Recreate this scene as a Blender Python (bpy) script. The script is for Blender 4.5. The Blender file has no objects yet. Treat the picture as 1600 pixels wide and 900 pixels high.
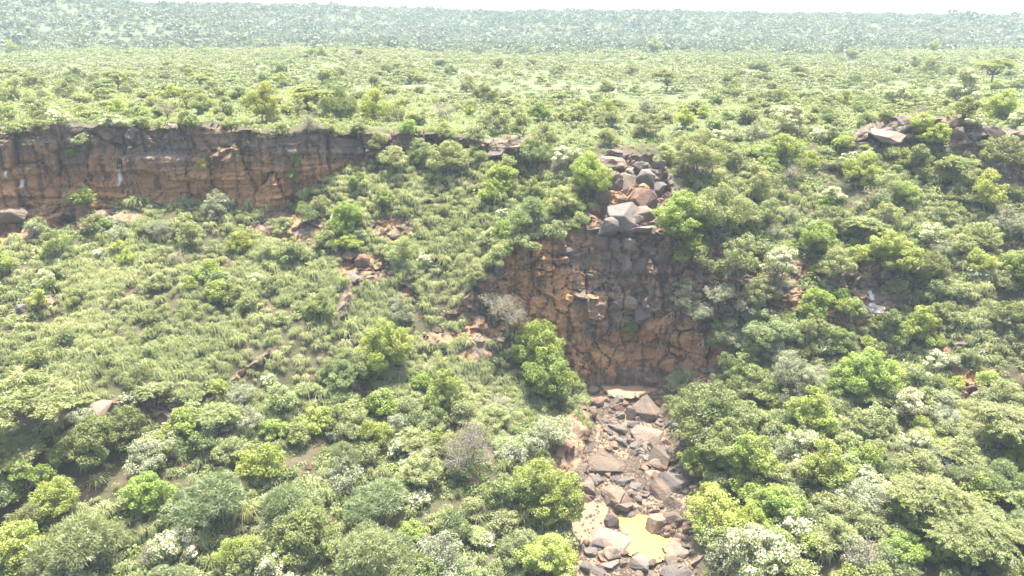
import bpy, math, random
import numpy as np
from mathutils import Vector, Matrix, Euler

# ------------------------------------------------------------------ camera, world, sun, exposure
S = bpy.context.scene
C = S.collection
F = 1142.0                      # focal length in photo pixels (photo 1600 px wide)
PITCH = math.radians(20.0)
CZ = 46.0                       # camera height above the stream
cam_d = bpy.data.cameras.new('camera'); cam = bpy.data.objects.new('camera', cam_d); C.objects.link(cam)
cam_d.lens = 36.0 * F / 1600; cam_d.sensor_width = 36; cam_d.clip_start = 0.5; cam_d.clip_end = 20000
cam.location = (0, 0, CZ); cam.rotation_euler = (math.radians(90) - PITCH, 0, 0)
S.camera = cam

SUN_EL, SUN_AZ = math.radians(76), math.radians(12)     # behind the scene, a little right
W = bpy.data.worlds.new('World'); S.world = W; W.use_nodes = True
wn = W.node_tree; bg = wn.nodes['Background']
sky = wn.nodes.new('ShaderNodeTexSky'); sky.sky_type = 'NISHITA'; sky.sun_disc = False
sky.sun_elevation = SUN_EL; sky.sun_rotation = SUN_AZ; sky.air_density = .75; sky.dust_density = 5.0; sky.ozone_density = 1.0
wn.links.new(sky.outputs[0], bg.inputs[0]); bg.inputs[1].default_value = 0.15
sd = bpy.data.lights.new('sun', 'SUN'); sd.energy = 4.7; sd.angle = math.radians(0.6); sd.color = (1.0, 0.94, 0.83)
sun = bpy.data.objects.new('sun', sd); C.objects.link(sun)
sdir = Vector((math.sin(SUN_AZ) * math.cos(SUN_EL), math.cos(SUN_AZ) * math.cos(SUN_EL), math.sin(SUN_EL)))
sun.rotation_euler = sdir.to_track_quat('Z', 'Y').to_euler(); sun.location = (0, 60, 120)
vs = S.view_settings; vs.view_transform = 'Standard'; vs.look = 'None'; vs.exposure = 1.95; vs.gamma = 1; vs.use_curve_mapping = False
S.cycles.max_bounces = 6; S.cycles.diffuse_bounces = 4; S.cycles.glossy_bounces = 2; S.cycles.transmission_bounces = 3
S.cycles.volume_bounces = 1; S.cycles.transparent_max_bounces = 4
S.cycles.use_adaptive_sampling = True; S.cycles.adaptive_threshold = 0.02

cp, sp = math.cos(PITCH), math.sin(PITCH)

# ------------------------------------------------------------------ noise helpers
def _h(ix, iy, iz, s):
    n = (ix.astype(np.int64) * 73856093) ^ (iy.astype(np.int64) * 19349663) ^ (iz.astype(np.int64) * 83492791) ^ (s * 2654435761)
    n = n & 0xffffffff
    n = ((n ^ (n >> 15)) * 2246822519) & 0xffffffff
    n = ((n ^ (n >> 13)) * 3266489917) & 0xffffffff
    n = n ^ (n >> 16)
    return n.astype(np.float64) / 4294967295.0

def vnoise(P, s=0):
    b = np.floor(P); f = P - b; f = f * f * (3 - 2 * f); b = b.astype(np.int64)
    r = 0
    for dx in (0, 1):
        for dy in (0, 1):
            for dz in (0, 1):
                w = (f[..., 0] if dx else 1 - f[..., 0]) * (f[..., 1] if dy else 1 - f[..., 1]) * (f[..., 2] if dz else 1 - f[..., 2])
                r = r + w * _h(b[..., 0] + dx, b[..., 1] + dy, b[..., 2] + dz, s)
    return r * 2 - 1

def fbm(P, sc, o=4, s=0):
    P = P / sc; r = 0; a = 1.0; t = 0
    for i in range(o):
        r = r + a * vnoise(P + i * 17.3, s + i); t += a; a *= .5; P = P * 2.03
    return r / t

def voronoi(P, s=0):
    b = np.floor(P).astype(np.int64); f = P - b
    N = P.shape[0]; F1 = np.full(N, 9.0); F2 = np.full(N, 9.0); rid = np.zeros(N); D1 = np.zeros((N, 3)); C1 = np.zeros((N, 3), np.int64)
    for dx in (-1, 0, 1):
        for dy in (-1, 0, 1):
            for dz in (-1, 0, 1):
                c = b + np.array([dx, dy, dz])
                j = np.stack([_h(c[:, 0], c[:, 1], c[:, 2], s + 11), _h(c[:, 0], c[:, 1], c[:, 2], s + 12), _h(c[:, 0], c[:, 1], c[:, 2], s + 13)], 1)
                d = np.array([dx, dy, dz]) + .1 + .8 * j - f
                L = np.sqrt((d ** 2).sum(1))
                nw = L < F1
                F2 = np.where(nw, F1, np.minimum(F2, L)); F1 = np.where(nw, L, F1)
                D1[nw] = d[nw]; C1[nw] = c[nw]
    r = [_h(C1[:, 0], C1[:, 1], C1[:, 2], s + k) for k in (1, 2, 3, 4)]
    return F1, F2, r, D1

def sstep(a, b, x):
    t = np.clip((x - a) / (b - a), 0, 1); return t * t * (3 - 2 * t)

# ------------------------------------------------------------------ materials
def nt(name):
    m = bpy.data.materials.new(name); m.use_nodes = True; t = m.node_tree; t.nodes.clear(); return m, t
def N(t, k, **kw):
    n = t.nodes.new(k)
    for a, v in kw.items(): setattr(n, a, v)
    return n
def mixc(t, fac, a, b, mode='MIX'):
    n = N(t, 'ShaderNodeMix', data_type='RGBA', blend_type=mode)
    for i, v in ((0, fac), (6, a), (7, b)):
        if hasattr(v, 'is_output') or isinstance(v, bpy.types.NodeSocket): t.links.new(v, n.inputs[i])
        else: n.inputs[i].default_value = (*v, 1) if isinstance(v, tuple) else v
    return n.outputs[2]
def ramp(t, x, lo, hi):
    n = N(t, 'ShaderNodeMapRange', interpolation_type='SMOOTHSTEP'); t.links.new(x, n.inputs[0]); n.inputs[1].default_value = lo; n.inputs[2].default_value = hi; return n.outputs[0]
def noise(t, scale, detail=5, rough=.6, vec=None, dist=0.0):
    n = N(t, 'ShaderNodeTexNoise'); n.inputs['Scale'].default_value = scale; n.inputs['Detail'].default_value = detail; n.inputs['Roughness'].default_value = rough; n.inputs['Distortion'].default_value = dist
    if vec is not None: t.links.new(vec, n.inputs['Vector'])
    return n.outputs[0]
def math_(t, op, a, b):
    n = N(t, 'ShaderNodeMath', operation=op)
    for i, v in enumerate((a, b)):
        if isinstance(v, bpy.types.NodeSocket): t.links.new(v, n.inputs[i])
        else: n.inputs[i].default_value = v
    return n.outputs[0]
def out(t, sh):
    o = N(t, 'ShaderNodeOutputMaterial'); t.links.new(sh, o.inputs[0])

def leaf_mat(name, col, col2, transl=.42, var=.25, use_attr=False):
    """col/col2: two natural leaf colours; each plant and each leaf sits somewhere between."""
    m, t = nt(name)
    a = N(t, 'ShaderNodeAttribute', attribute_name='tint')
    oi = N(t, 'ShaderNodeObjectInfo')
    c = mixc(t, a.outputs['Fac'], col, col2)
    hs = N(t, 'ShaderNodeHueSaturation')
    t.links.new(c, hs.inputs['Color'])
    r = oi.outputs['Random']
    hv = N(t, 'ShaderNodeMapRange'); t.links.new(r, hv.inputs[0]); hv.inputs[3].default_value = .485; hv.inputs[4].default_value = .515; t.links.new(hv.outputs[0], hs.inputs['Hue'])
    r2 = math_(t, 'FRACT', math_(t, 'MULTIPLY', r, 7.31), 0.0)
    vv = N(t, 'ShaderNodeMapRange'); t.links.new(r2, vv.inputs[0]); vv.inputs[3].default_value = 1 - var; vv.inputs[4].default_value = 1 + var; t.links.new(vv.outputs[0], hs.inputs['Value'])
    d = N(t, 'ShaderNodeBsdfDiffuse'); t.links.new(hs.outputs[0], d.inputs[0])
    tr = N(t, 'ShaderNodeBsdfTranslucent'); tc = mixc(t, 1.0, hs.outputs[0], (1.35, 1.3, .5), 'MULTIPLY'); t.links.new(tc, tr.inputs[0])
    g = N(t, 'ShaderNodeBsdfGlossy'); g.inputs['Roughness'].default_value = .5; g.inputs[0].default_value = (1, 1, 1, 1)
    mx = N(t, 'ShaderNodeMixShader'); mx.inputs[0].default_value = transl; t.links.new(d.outputs[0], mx.inputs[1]); t.links.new(tr.outputs[0], mx.inputs[2])
    m2 = N(t, 'ShaderNodeMixShader'); m2.inputs[0].default_value = .035; t.links.new(mx.outputs[0], m2.inputs[1]); t.links.new(g.outputs[0], m2.inputs[2])
    out(t, m2.outputs[0]); return m

LEAF = {
    'leafy':  leaf_mat('bright_leaves', (.17, .24, .035), (.265, .32, .06), var=.15),
    'dark':   leaf_mat('dark_leaves', (.13, .17, .042), (.215, .25, .07), var=.15),
    'yellow': leaf_mat('yellow_green_leaves', (.225, .285, .048), (.32, .37, .08), var=.12),
    'pale':   leaf_mat('pale_leaves', (.185, .23, .085), (.29, .325, .14), var=.18),
    'silver': leaf_mat('silver_leaves', (.19, .22, .14), (.33, .35, .25), var=.18),
    'flower': leaf_mat('flowering_leaves', (.175, .215, .09), (.28, .31, .155), var=.15),
    'acacia': leaf_mat('acacia_leaves', (.165, .215, .065), (.25, .285, .10), var=.12),
    'feathery': leaf_mat('feathery_leaves', (.16, .21, .095), (.25, .295, .145), var=.15),
    'dry':    leaf_mat('dry_leaves', (.21, .19, .135), (.31, .285, .205), var=.15),
    'thorn':  leaf_mat('thorn_leaves', (.15, .19, .065), (.24, .275, .105), var=.2),
}
BLOSSOM = leaf_mat('white_blossom', (.46, .48, .35), (.74, .74, .62), transl=.3, var=.1)
GRASS = leaf_mat('tussock_grass', (.22, .26, .10), (.35, .37, .19), transl=.42, var=.0)
UNDER = leaf_mat('undergrowth_leaves', (.13, .19, .045), (.26, .295, .095), transl=.42, var=.0)
SCRUB = leaf_mat('scrub_leaves', (.125, .165, .06), (.205, .24, .10), transl=.35, var=.0)
HILLSCRUB = leaf_mat('hill_leaves', (.075, .108, .058), (.135, .17, .088), transl=.3, var=.0)

def bark_mat(name, c1, c2):
    m, t = nt(name)
    tc = N(t, 'ShaderNodeTexCoord')
    c = mixc(t, noise(t, 9, vec=tc.outputs['Object']), c1, c2)
    b = N(t, 'ShaderNodeBsdfPrincipled'); t.links.new(c, b.inputs['Base Color']); b.inputs['Roughness'].default_value = .9
    out(t, b.outputs[0]); return m
BARK = bark_mat('grey_bark', (.10, .085, .065), (.22, .19, .15))
PALE_BARK = bark_mat('pale_bark', (.16, .145, .12), (.32, .29, .25))
ROOT = bark_mat('root_bark', (.26, .18, .12), (.42, .30, .21))

def rock_nodes(t, geo_pos):
    """colour + height of the basalt; attributes: mask (rock, orange, sand), cell (per block value), dropping (white streaks)"""
    mk = N(t, 'ShaderNodeAttribute', attribute_name='mask'); sx = N(t, 'ShaderNodeSeparateColor'); t.links.new(mk.outputs['Color'], sx.inputs[0])
    ce = N(t, 'ShaderNodeAttribute', attribute_name='cell'); sc = N(t, 'ShaderNodeSeparateColor'); t.links.new(ce.outputs['Color'], sc.inputs[0])
    n1 = noise(t, .9, 6, .65, geo_pos, .4); n2 = noise(t, 5.0, 6, .7, geo_pos); n3 = noise(t, .35, 3, .5, geo_pos)
    st = N(t, 'ShaderNodeMapping'); st.inputs['Scale'].default_value = (1, 1, .16); t.links.new(geo_pos, st.inputs[0])
    n4 = noise(t, 1.8, 5, .6, st.outputs[0])
    grey = mixc(t, n2, (.065, .053, .043), (.20, .17, .14))
    brown = mixc(t, n2, (.13, .085, .055), (.28, .19, .125))
    base = mixc(t, ramp(t, math_(t, 'ADD', math_(t, 'MULTIPLY', sc.outputs[0], .7), math_(t, 'MULTIPLY', n1, .5)), .35, .85), grey, brown)
    orange = mixc(t, n1, (.25, .125, .05), (.40, .225, .105))
    of = math_(t, 'ADD', sx.outputs[1], math_(t, 'ADD', math_(t, 'MULTIPLY', n4, .9), math_(t, 'MULTIPLY', sc.outputs[0], .3)))
    col = mixc(t, ramp(t, of, .93, 1.25), base, orange)
    moss = ramp(t, n3, .52, .7)
    col = mixc(t, math_(t, 'MULTIPLY', moss, .35), col, (.10, .10, .05))
    st2 = N(t, 'ShaderNodeMapping'); st2.inputs['Scale'].default_value = (1, 1, .09); t.links.new(geo_pos, st2.inputs[0])
    n5 = noise(t, 1.1, 5, .65, st2.outputs[0], .3)
    col = mixc(t, math_(t, 'MULTIPLY', ramp(t, n5, .49, .62), .75), col, (.045, .04, .036))
    crack = sc.outputs[1]
    col = mixc(t, math_(t, 'MULTIPLY', crack, .5), col, (.05, .035, .025))
    col = mixc(t, sc.outputs[2], col, (.62, .58, .52))
    hgt = math_(t, 'ADD', n2, math_(t, 'MULTIPLY', n1, 2.0))
    return sx, col, hgt, n1, n2

def ground_mat(name, kind):
    m, t = nt(name)
    g = N(t, 'ShaderNodeNewGeometry'); pos = g.outputs['Position']
    sx, rock, hgt, n1, n2 = rock_nodes(t, pos)
    big = noise(t, .05, 4, .6, pos); mid = noise(t, .35, 5, .65, pos); fine = noise(t, 4.0, 6, .75, pos); speck = noise(t, 14.0, 3, .7, pos)
    soil = mixc(t, fine, (.055, .038, .026), (.15, .11, .078))
    gr = mixc(t, fine, (.032, .034, .017), (.085, .085, .04))
    gr = mixc(t, ramp(t, mid, .45, .7), gr, (.075, .062, .04))
    if kind == 'plain':
        gr = mixc(t, fine, (.055, .08, .028), (.11, .135, .055))
        gr = mixc(t, ramp(t, mid, .5, .75), gr, (.12, .12, .062))
        gc = mixc(t, ramp(t, big, .60, .72), gr, mixc(t, fine, (.14, .11, .075), (.22, .175, .125)))
    elif kind == 'hill':
        gc = mixc(t, fine, (.045, .065, .03), (.10, .12, .055))
    else:
        gc = mixc(t, ramp(t, mid, .52, .66), gr, soil)
    sand = mixc(t, math_(t, 'ADD', math_(t, 'MULTIPLY', fine, .6), math_(t, 'MULTIPLY', speck, .4)), (.10, .07, .043), (.32, .235, .16))
    bankc = mixc(t, n1, (.30, .15, .075), (.46, .27, .16))
    c = mixc(t, sx.outputs[0], gc, rock)
    c = mixc(t, math_(t, 'MULTIPLY', ramp(t, speck, .5, .8), .35), c, (.05, .042, .03))
    c = mixc(t, sx.outputs[2], c, sand)
    b = N(t, 'ShaderNodeBsdfPrincipled'); t.links.new(c, b.inputs['Base Color']); b.inputs['Roughness'].default_value = .92
    b.inputs['Specular IOR Level'].default_value = .25
    bp = N(t, 'ShaderNodeBump'); bp.inputs['Strength'].default_value = .55; bp.inputs['Distance'].default_value = .25; t.links.new(hgt, bp.inputs['Height']); t.links.new(bp.outputs[0], b.inputs['Normal'])
    out(t, b.outputs[0]); return m

def stone_mat(name, a, b_, c_):
    m, t = nt(name)
    tc = N(t, 'ShaderNodeTexCoord'); oi = N(t, 'ShaderNodeObjectInfo'); v = tc.outputs['Object']
    ad = N(t, 'ShaderNodeVectorMath', operation='ADD'); t.links.new(v, ad.inputs[0])
    cm = N(t, 'ShaderNodeCombineXYZ'); t.links.new(math_(t, 'MULTIPLY', oi.outputs['Random'], 50.0), cm.inputs[0]); t.links.new(cm.outputs[0], ad.inputs[1]); v = ad.outputs[0]
    n1 = noise(t, 1.2, 6, .65, v); n2 = noise(t, 9, 6, .7, v)
    c = mixc(t, n2, a, b_); c = mixc(t, ramp(t, n1, .42, .7), c, c_)
    hs = N(t, 'ShaderNodeHueSaturation'); t.links.new(c, hs.inputs['Color'])
    vv = N(t, 'ShaderNodeMapRange'); t.links.new(oi.outputs['Random'], vv.inputs[0]); vv.inputs[3].default_value = .75; vv.inputs[4].default_value = 1.3; t.links.new(vv.outputs[0], hs.inputs['Value'])
    b = N(t, 'ShaderNodeBsdfPrincipled'); t.links.new(hs.outputs[0], b.inputs['Base Color']); b.inputs['Roughness'].default_value = .85; b.inputs['Specular IOR Level'].default_value = .3
    bp = N(t, 'ShaderNodeBump'); bp.inputs['Strength'].default_value = .8; bp.inputs['Distance'].default_value = .16
    t.links.new(math_(t, 'ADD', n2, math_(t, 'MULTIPLY', n1, 1.5)), bp.inputs['Height']); t.links.new(bp.outputs[0], b.inputs['Normal'])
    out(t, b.outputs[0]); return m
STONE = stone_mat('brown_basalt', (.055, .042, .033), (.185, .148, .118), (.19, .135, .092))
STONE_GREY = stone_mat('grey_basalt', (.055, .047, .042), (.175, .155, .138), (.115, .097, .08))
STONE_PINK = stone_mat('pink_slab', (.15, .095, .072), (.22, .145, .112), (.25, .19, .155))
STONE_RED = stone_mat('rusty_stone', (.11, .065, .043), (.19, .115, .075), (.11, .085, .07))

def water_mat(name, col):
    m, t = nt(name); g = N(t, 'ShaderNodeNewGeometry')
    b = N(t, 'ShaderNodeBsdfPrincipled'); b.inputs['Roughness'].default_value = .15; b.inputs['Specular IOR Level'].default_value = .35
    c = mixc(t, noise(t, .5, 3, .5, g.outputs['Position']), col, tuple(x * .88 for x in col)); t.links.new(c, b.inputs['Base Color'])
    bp = N(t, 'ShaderNodeBump'); bp.inputs['Strength'].default_value = .05; t.links.new(noise(t, 3, 2, .5, g.outputs['Position']), bp.inputs['Height']); t.links.new(bp.outputs[0], b.inputs['Normal'])
    out(t, b.outputs[0]); return m

# ------------------------------------------------------------------ mesh helpers
def mesh_np(name, V, Fq, mat, tint=None, smooth=False, cols=None):
    """V (n,3), Fq (m,k) k=3/4"""
    me = bpy.data.meshes.new(name); V = np.asarray(V, np.float32); Fq = np.asarray(Fq, np.int32); m, k = Fq.shape
    me.vertices.add(len(V)); me.vertices.foreach_set('co', V.ravel())
    me.loops.add(m * k); me.loops.foreach_set('vertex_index', Fq.ravel())
    me.polygons.add(m); me.polygons.foreach_set('loop_start', np.arange(0, m * k, k, dtype=np.int32))
    try: me.polygons.foreach_set('loop_total', np.full(m, k, np.int32))
    except Exception: pass
    me.polygons.foreach_set('use_smooth', np.full(m, smooth))
    if tint is not None:
        a = me.attributes.new('tint', 'FLOAT', 'POINT'); a.data.foreach_set('value', np.asarray(tint, np.float32))
    for nm, arr in (cols or {}).items():
        a = me.attributes.new(nm, 'FLOAT_COLOR', 'POINT'); a.data.foreach_set('color', np.asarray(arr, np.float32).ravel())
    me.materials.append(mat); me.update(calc_edges=True); return me
def link(name, data, parent=None, loc=None):
    o = bpy.data.objects.new(name, data); C.objects.link(o)
    if parent: o.parent = parent
    if loc is not None: o.location = loc
    return o

# ------------------------------------------------------------------ the terrain sheet
NAMES = ['b3', 'b2', 'b1', 'b0', 'p900', 'p750', 'S', 'L0', 'L1', 'U0', 'U1']
#   px : Y900, Y750, (pyS,Y), L0, L1, U0, U1
T = {
 -1500: (30, 38, (600, 46), (560, 49), (550, 49.4), (350, 64), (205, 68)),
 -300: (44, 52, (600, 61), (560, 64), (545, 64.5), (350, 84), (202, 88)),
 0:    (46, 54, (600, 62.5), (560, 65), (545, 65.6), (348, 88), (198, 90)),
 130:  (46.3, 54.6, (640, 60), (628, 60.8), (612, 61.4), (335, 90), (196, 91.5)),
 200:  (46.5, 55, (680, 59), (664, 60), (632, 61), (318, 90.8), (199, 92.3)),
 290:  (46.8, 55.4, (680, 59.4), (664, 60.4), (632, 61.4), (320, 91), (196, 92.4)),
 350:  (46.9, 55.8, (620, 65), (600, 66.5), (590, 66.9), (328, 91), (197, 92.8)),
 420:  (47, 56, (600, 67.5), (560, 70), (552, 70.4), (335, 91), (207, 93.2)),
 500:  (47.5, 57, (600, 68.5), (540, 72.5), (528, 73), (290, 95), (208, 96)),
 560:  (47.8, 57.5, (600, 70), (455, 81), (415, 82.5), (262, 97.5), (208, 98)),
 600:  (48, 58, (600, 71), (450, 82), (425, 83), (240, 99.5), (206, 100)),
 700:  (48.5, 59, (600, 73), (500, 79), (488, 79.5), (246, 100.5), (212, 101)),
 740:  (48.8, 59.5, (600, 74), (480, 80.2), (440, 81.5), (252, 100.5), (214, 101)),
 780:  (49, 60, (600, 75.5), (500, 80.6), (400, 83), (262, 100), (222, 101)),
 820:  (49.5, 61, (600, 77), (548, 80), (375, 84), (268, 100), (232, 101)),
 900:  (50, 61.8, (612, 78.5), (590, 80.5), (352, 85.5), (290, 92), (238, 100)),
 1000: (50.5, 62.3, (612, 79), (588, 81.5), (352, 86.5), (290, 92.5), (234, 101)),
 1060: (50, 61.5, (615, 77.5), (585, 80), (380, 85), (280, 94), (236, 102)),
 1130: (49, 60, (605, 75.5), (560, 78.5), (405, 83), (260, 99), (236, 102)),
 1220: (48.5, 58.5, (600, 72.5), (500, 79.5), (440, 81.8), (250, 100), (236, 101)),
 1320: (48, 57.7, (600, 71), (510, 78), (450, 80.4), (245, 99), (225, 100)),
 1360: (48, 57.5, (600, 71), (505, 78), (425, 81.2), (238, 99.5), (205, 101)),
 1440: (47.5, 57, (600, 70), (480, 79), (440, 80.6), (232, 99), (190, 101)),
 1500: (47, 56, (620, 68), (600, 69.2), (578, 70), (238, 97.5), (196, 100)),
 1560: (46.7, 55.4, (610, 68), (580, 70), (570, 70.5), (285, 93.5), (205, 97)),
 1620: (46.3, 54.8, (600, 67), (560, 70), (550, 70.4), (292, 92.5), (208, 96)),
 1900: (45, 53, (600, 66), (560, 69), (550, 69.4), (300, 90), (210, 94)),
 3100: (32, 40, (600, 50), (560, 52), (550, 52.4), (300, 70), (210, 74)),
}
HILL = {  # px: foot(py,Y), mid(py,Y), top(py,Y)
 -1500: ((70, 375), (10, 420), (-40, 460)), -300: ((70, 378), (20, 430), (-32, 475)), 0: ((67, 385), (24, 440), (-16, 490)),
 120: ((65, 388), (26, 445), (-8, 505)), 210: ((66, 395), (30, 465), (6, 530)), 300: ((64, 410), (30, 480), (9, 550)), 450: ((62, 460), (33, 540), (9, 600)),
 600: ((61, 520), (36, 590), (14, 660)), 800: ((66, 520), (42, 590), (20, 660)), 1000: ((68, 500), (44, 560), (21, 630)), 1300: ((70, 480), (46, 540), (24, 610)),
 1600: ((72, 470), (46, 530), (27, 600)), 1900: ((72, 460), (46, 520), (30, 590)), 3100: ((72, 385), (40, 430), (20, 480))}
def py2z(py, Y):
    return CZ - Y * np.tan(PITCH - np.arctan((450 - py) / F))
def z2py(z, Y):
    return 450 - F * np.tan(PITCH - np.arctan2(CZ - z, Y))
uni = np.arange(-1500, 3101, 10.0)
def curve(tab, get, sig=1.3):
    k = sorted(tab); v = np.interp(uni, k, [get(tab[x]) for x in k])
    r = np.arange(-6, 7); w = np.exp(-r ** 2 / (2 * sig ** 2)); w /= w.sum()
    return np.convolve(np.pad(v, 6, 'edge'), w, 'valid')
cols = np.concatenate([np.arange(-1500, -60, 36), np.arange(-60, 1660, 2.6), np.arange(1664, 3101, 36)]).astype(float)
NC = len(cols)
def atc(v): return np.interp(cols, uni, v)
def n1d(scale, seed, octs=3):
    P = np.zeros((NC, 3)); P[:, 0] = cols; return fbm(P, scale, octs, seed)
rows = []      # list of (Y, z) arrays per knot
rows.append((np.full(NC, -150.), np.full(NC, CZ - 12.)))
rows.append((np.full(NC, -60.), np.full(NC, CZ - 30.)))
rows.append((np.full(NC, 10.), np.full(NC, CZ - 42.) ))
y9 = atc(curve(T, lambda a: a[0])); z9 = py2z(900, y9)
rows.append((y9 - 14, z9 - .8))
rows.append((y9, z9))
y7 = atc(curve(T, lambda a: a[1])); rows.append((y7, py2z(750, y7)))
SEG_NOISE = {2: (0, 0), 3: (8, .5), 4: (5, .25), 5: (9, .9), 6: (10, 1.0)}
knots_py = {}
for k in (2, 3, 4, 5, 6):
    py = atc(curve(T, lambda a: a[k][0], 1.0)); Y = atc(curve(T, lambda a: a[k][1], 1.0))
    a, b = SEG_NOISE[k]
    py = py + n1d(45, 40 + k) * a + (n1d(14, 240 + k, 2) * 3.5 + n1d(150, 340 + k) * 7 if k == 6 else 0)
    Y = Y + n1d(60, 60 + k) * b
    if k == 5: rows_u0 = Y
    if k == 6: Y = np.maximum(Y, rows_u0 + .5)
    knots_py[k] = py
    rows.append((Y, py2z(py, Y)))
yU, zU = rows[-1]
# plain behind the rim
rows.append((yU + 5, zU + .35))
pB = np.minimum(z2py(zU, yU) - 14, 186)
yB = np.maximum(yU + 12, 118 + 0 * yU) ; yB = np.where(cols < 620, yU + 14, yB)
zB = py2z(180, yB); zB = np.where(cols < 620, zU + .4, zB)
k_ = sstep(560, 700, cols); zB = (1 - k_) * (zU + .4) + k_ * py2z(184, yB)
rows.append((yB, zB))
zpl = np.interp(cols, [-1500, 0, 600, 800, 1000, 1300, 1600, 3100], [CZ - 12.3, CZ - 12.3, CZ - 13, CZ - 14.6, CZ - 15, CZ - 14.4, CZ - 13.8, CZ - 13.8])
for Yk in (165., 250., 360.):
    rows.append((np.full(NC, Yk), zpl + (Yk - 165) * .002))
for j in range(3):
    py = atc(curve(HILL, lambda a: a[j][0], 2)); Y = atc(curve(HILL, lambda a: a[j][1], 2))
    if j: py = py + n1d(150, 90 + j) * (2.0 if j == 2 else 4)
    if j: Y = Y + n1d(90, 95 + j) * 25
    rows.append((Y, py2z(py, Y)))
yT, zT = rows[-1]
rows.append((yT + 150, zT - 1.0)); rows.append((yT + 700, zT - 12)); rows.append((yT + 5000, zT - 40))
SEG = [3, 5, 5, 8, 58, 56, 28, 82, 72, 56, 4, 8, 16, 18, 16, 10, 12, 12, 4, 4, 4]
assert len(SEG) == len(rows) - 1, (len(SEG), len(rows))
YY, ZZ, VV = [], [], []
for i, n in enumerate(SEG):
    for j in range(n):
        f = j / n; YY.append(rows[i][0] * (1 - f) + rows[i + 1][0] * f); ZZ.append(rows[i][1] * (1 - f) + rows[i + 1][1] * f); VV.append(i + f)
YY.append(rows[-1][0]); ZZ.append(rows[-1][1]); VV.append(len(SEG))
YY = np.array(YY); ZZ = np.array(ZZ); VV = np.array(VV)[:, None] * np.ones((1, NC)); NR = len(YY)
# soften the knees a little except at the cliffs
Z0 = ZZ.copy(); Y0 = YY.copy()
for _ in range(3):
    z2 = ZZ.copy(); z2[1:-1] = .25 * ZZ[:-2] + .5 * ZZ[1:-1] + .25 * ZZ[2:]; y2 = YY.copy(); y2[1:-1] = .25 * YY[:-2] + .5 * YY[1:-1] + .25 * YY[2:]
    ZZ, YY = z2, y2
depth = np.maximum(YY * cp + (CZ - ZZ) * sp, 40)
XX = (cols[None, :] - 800) / F * depth
P = np.stack([XX, YY, ZZ], -1)
def pix(P):
    d = P[..., 1] * cp + (CZ - P[..., 2]) * sp; u = P[..., 1] * sp - (CZ - P[..., 2]) * cp
    d_ = np.maximum(d, .1)
    return 800 + F * P[..., 0] / d_, 450 - F * u / d_, d
def normals(P):
    du = np.gradient(P, axis=1); dv = np.gradient(P, axis=0); n = np.cross(du, dv); n /= np.linalg.norm(n, axis=-1, keepdims=True) + 1e-9; return n
PX, PY, DD = pix(P)
# --- broad relief on the slopes
near = (VV > 3.5) & (VV < 12)
nz = normals(P)
amp = sstep(4, 5, VV) * (1 - sstep(10, 12, VV))
lump = fbm(P, 9.0, 5, 3)
P[..., 2] += lump * .9 * amp * sstep(4.5, 6, VV)
P[..., 2] += fbm(P, 2.2, 3, 7) * .22 * sstep(3, 4, VV) * (1 - sstep(14, 16, VV))
P[..., 2] += fbm(P, 60., 3, 5) * .5 * sstep(12, 13, VV) * (1 - sstep(14.5, 15, VV))
P[..., 2] += fbm(P, 45., 4, 8) * 3.5 * sstep(15.2, 16, VV) * (1 - sstep(17, 17.9, VV))
# --- stream bed
sl = np.interp(PY, [585, 640, 700, 745, 800, 860, 900, 1000], [915, 925, 912, 900, 884, 884, 892, 900])
sr = np.interp(PY, [585, 640, 700, 745, 800, 860, 900, 1000], [1036, 1036, 1060, 1084, 1074, 1092, 1095, 1100])
wob = fbm(P, 3.0, 3, 21) * 9
bed = sstep(-10, 8, PX - sl + wob) * sstep(-10, 8, sr - PX + wob) * sstep(3.2, 4, VV) * (1 - sstep(6.9, 7.15, VV))
P[..., 2] -= bed * .9
P[..., 2] += bed * fbm(P, 1.1, 3, 31) * .28
# --- the pool hollows: the bed is level and a little lower inside their outlines
POOL = [(960, 806), (985, 800), (1012, 806), (1018, 826), (1040, 838), (1066, 838), (1046, 852), (1038, 858), (1046, 870), (1022, 878), (1008, 874), (985, 866), (962, 860), (985, 846), (975, 832), (960, 824)]
PUD = [(938, 598), (960, 592), (990, 592), (1015, 600), (1030, 610), (1005, 617), (985, 622), (960, 620), (945, 612)]
def pmask(poly, grow):
    c = np.array(poly, float).mean(0); q = (np.array(poly, float) - c) * grow + c; m = np.zeros(PX.shape, bool)
    X2, Y2, _ = pix(P)
    for i in range(len(q)):
        x1, y1 = q[i]; x2, y2 = q[i - 1]
        m ^= ((y1 > Y2) != (y2 > Y2)) & (X2 < (x2 - x1) * (Y2 - y1) / (y2 - y1 + 1e-9) + x1)
    return m & (VV > 4) & (VV < 7.1)
ZPOOL = []
for poly in (POOL, PUD):
    m1 = pmask(poly, 1.0); zz = float(np.median(P[..., 2][m1])); ZPOOL.append(zz); m2 = pmask(poly, 1.22)
    P[..., 2][m2] = np.minimum(P[..., 2][m2], zz + .12); P[..., 2][pmask(poly, 1.08)] = zz - .25
sbm = (PX > 893) & (PX < 955) & (PY > 790) & (PY < 850) & (VV > 4) & (VV < 6)
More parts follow.
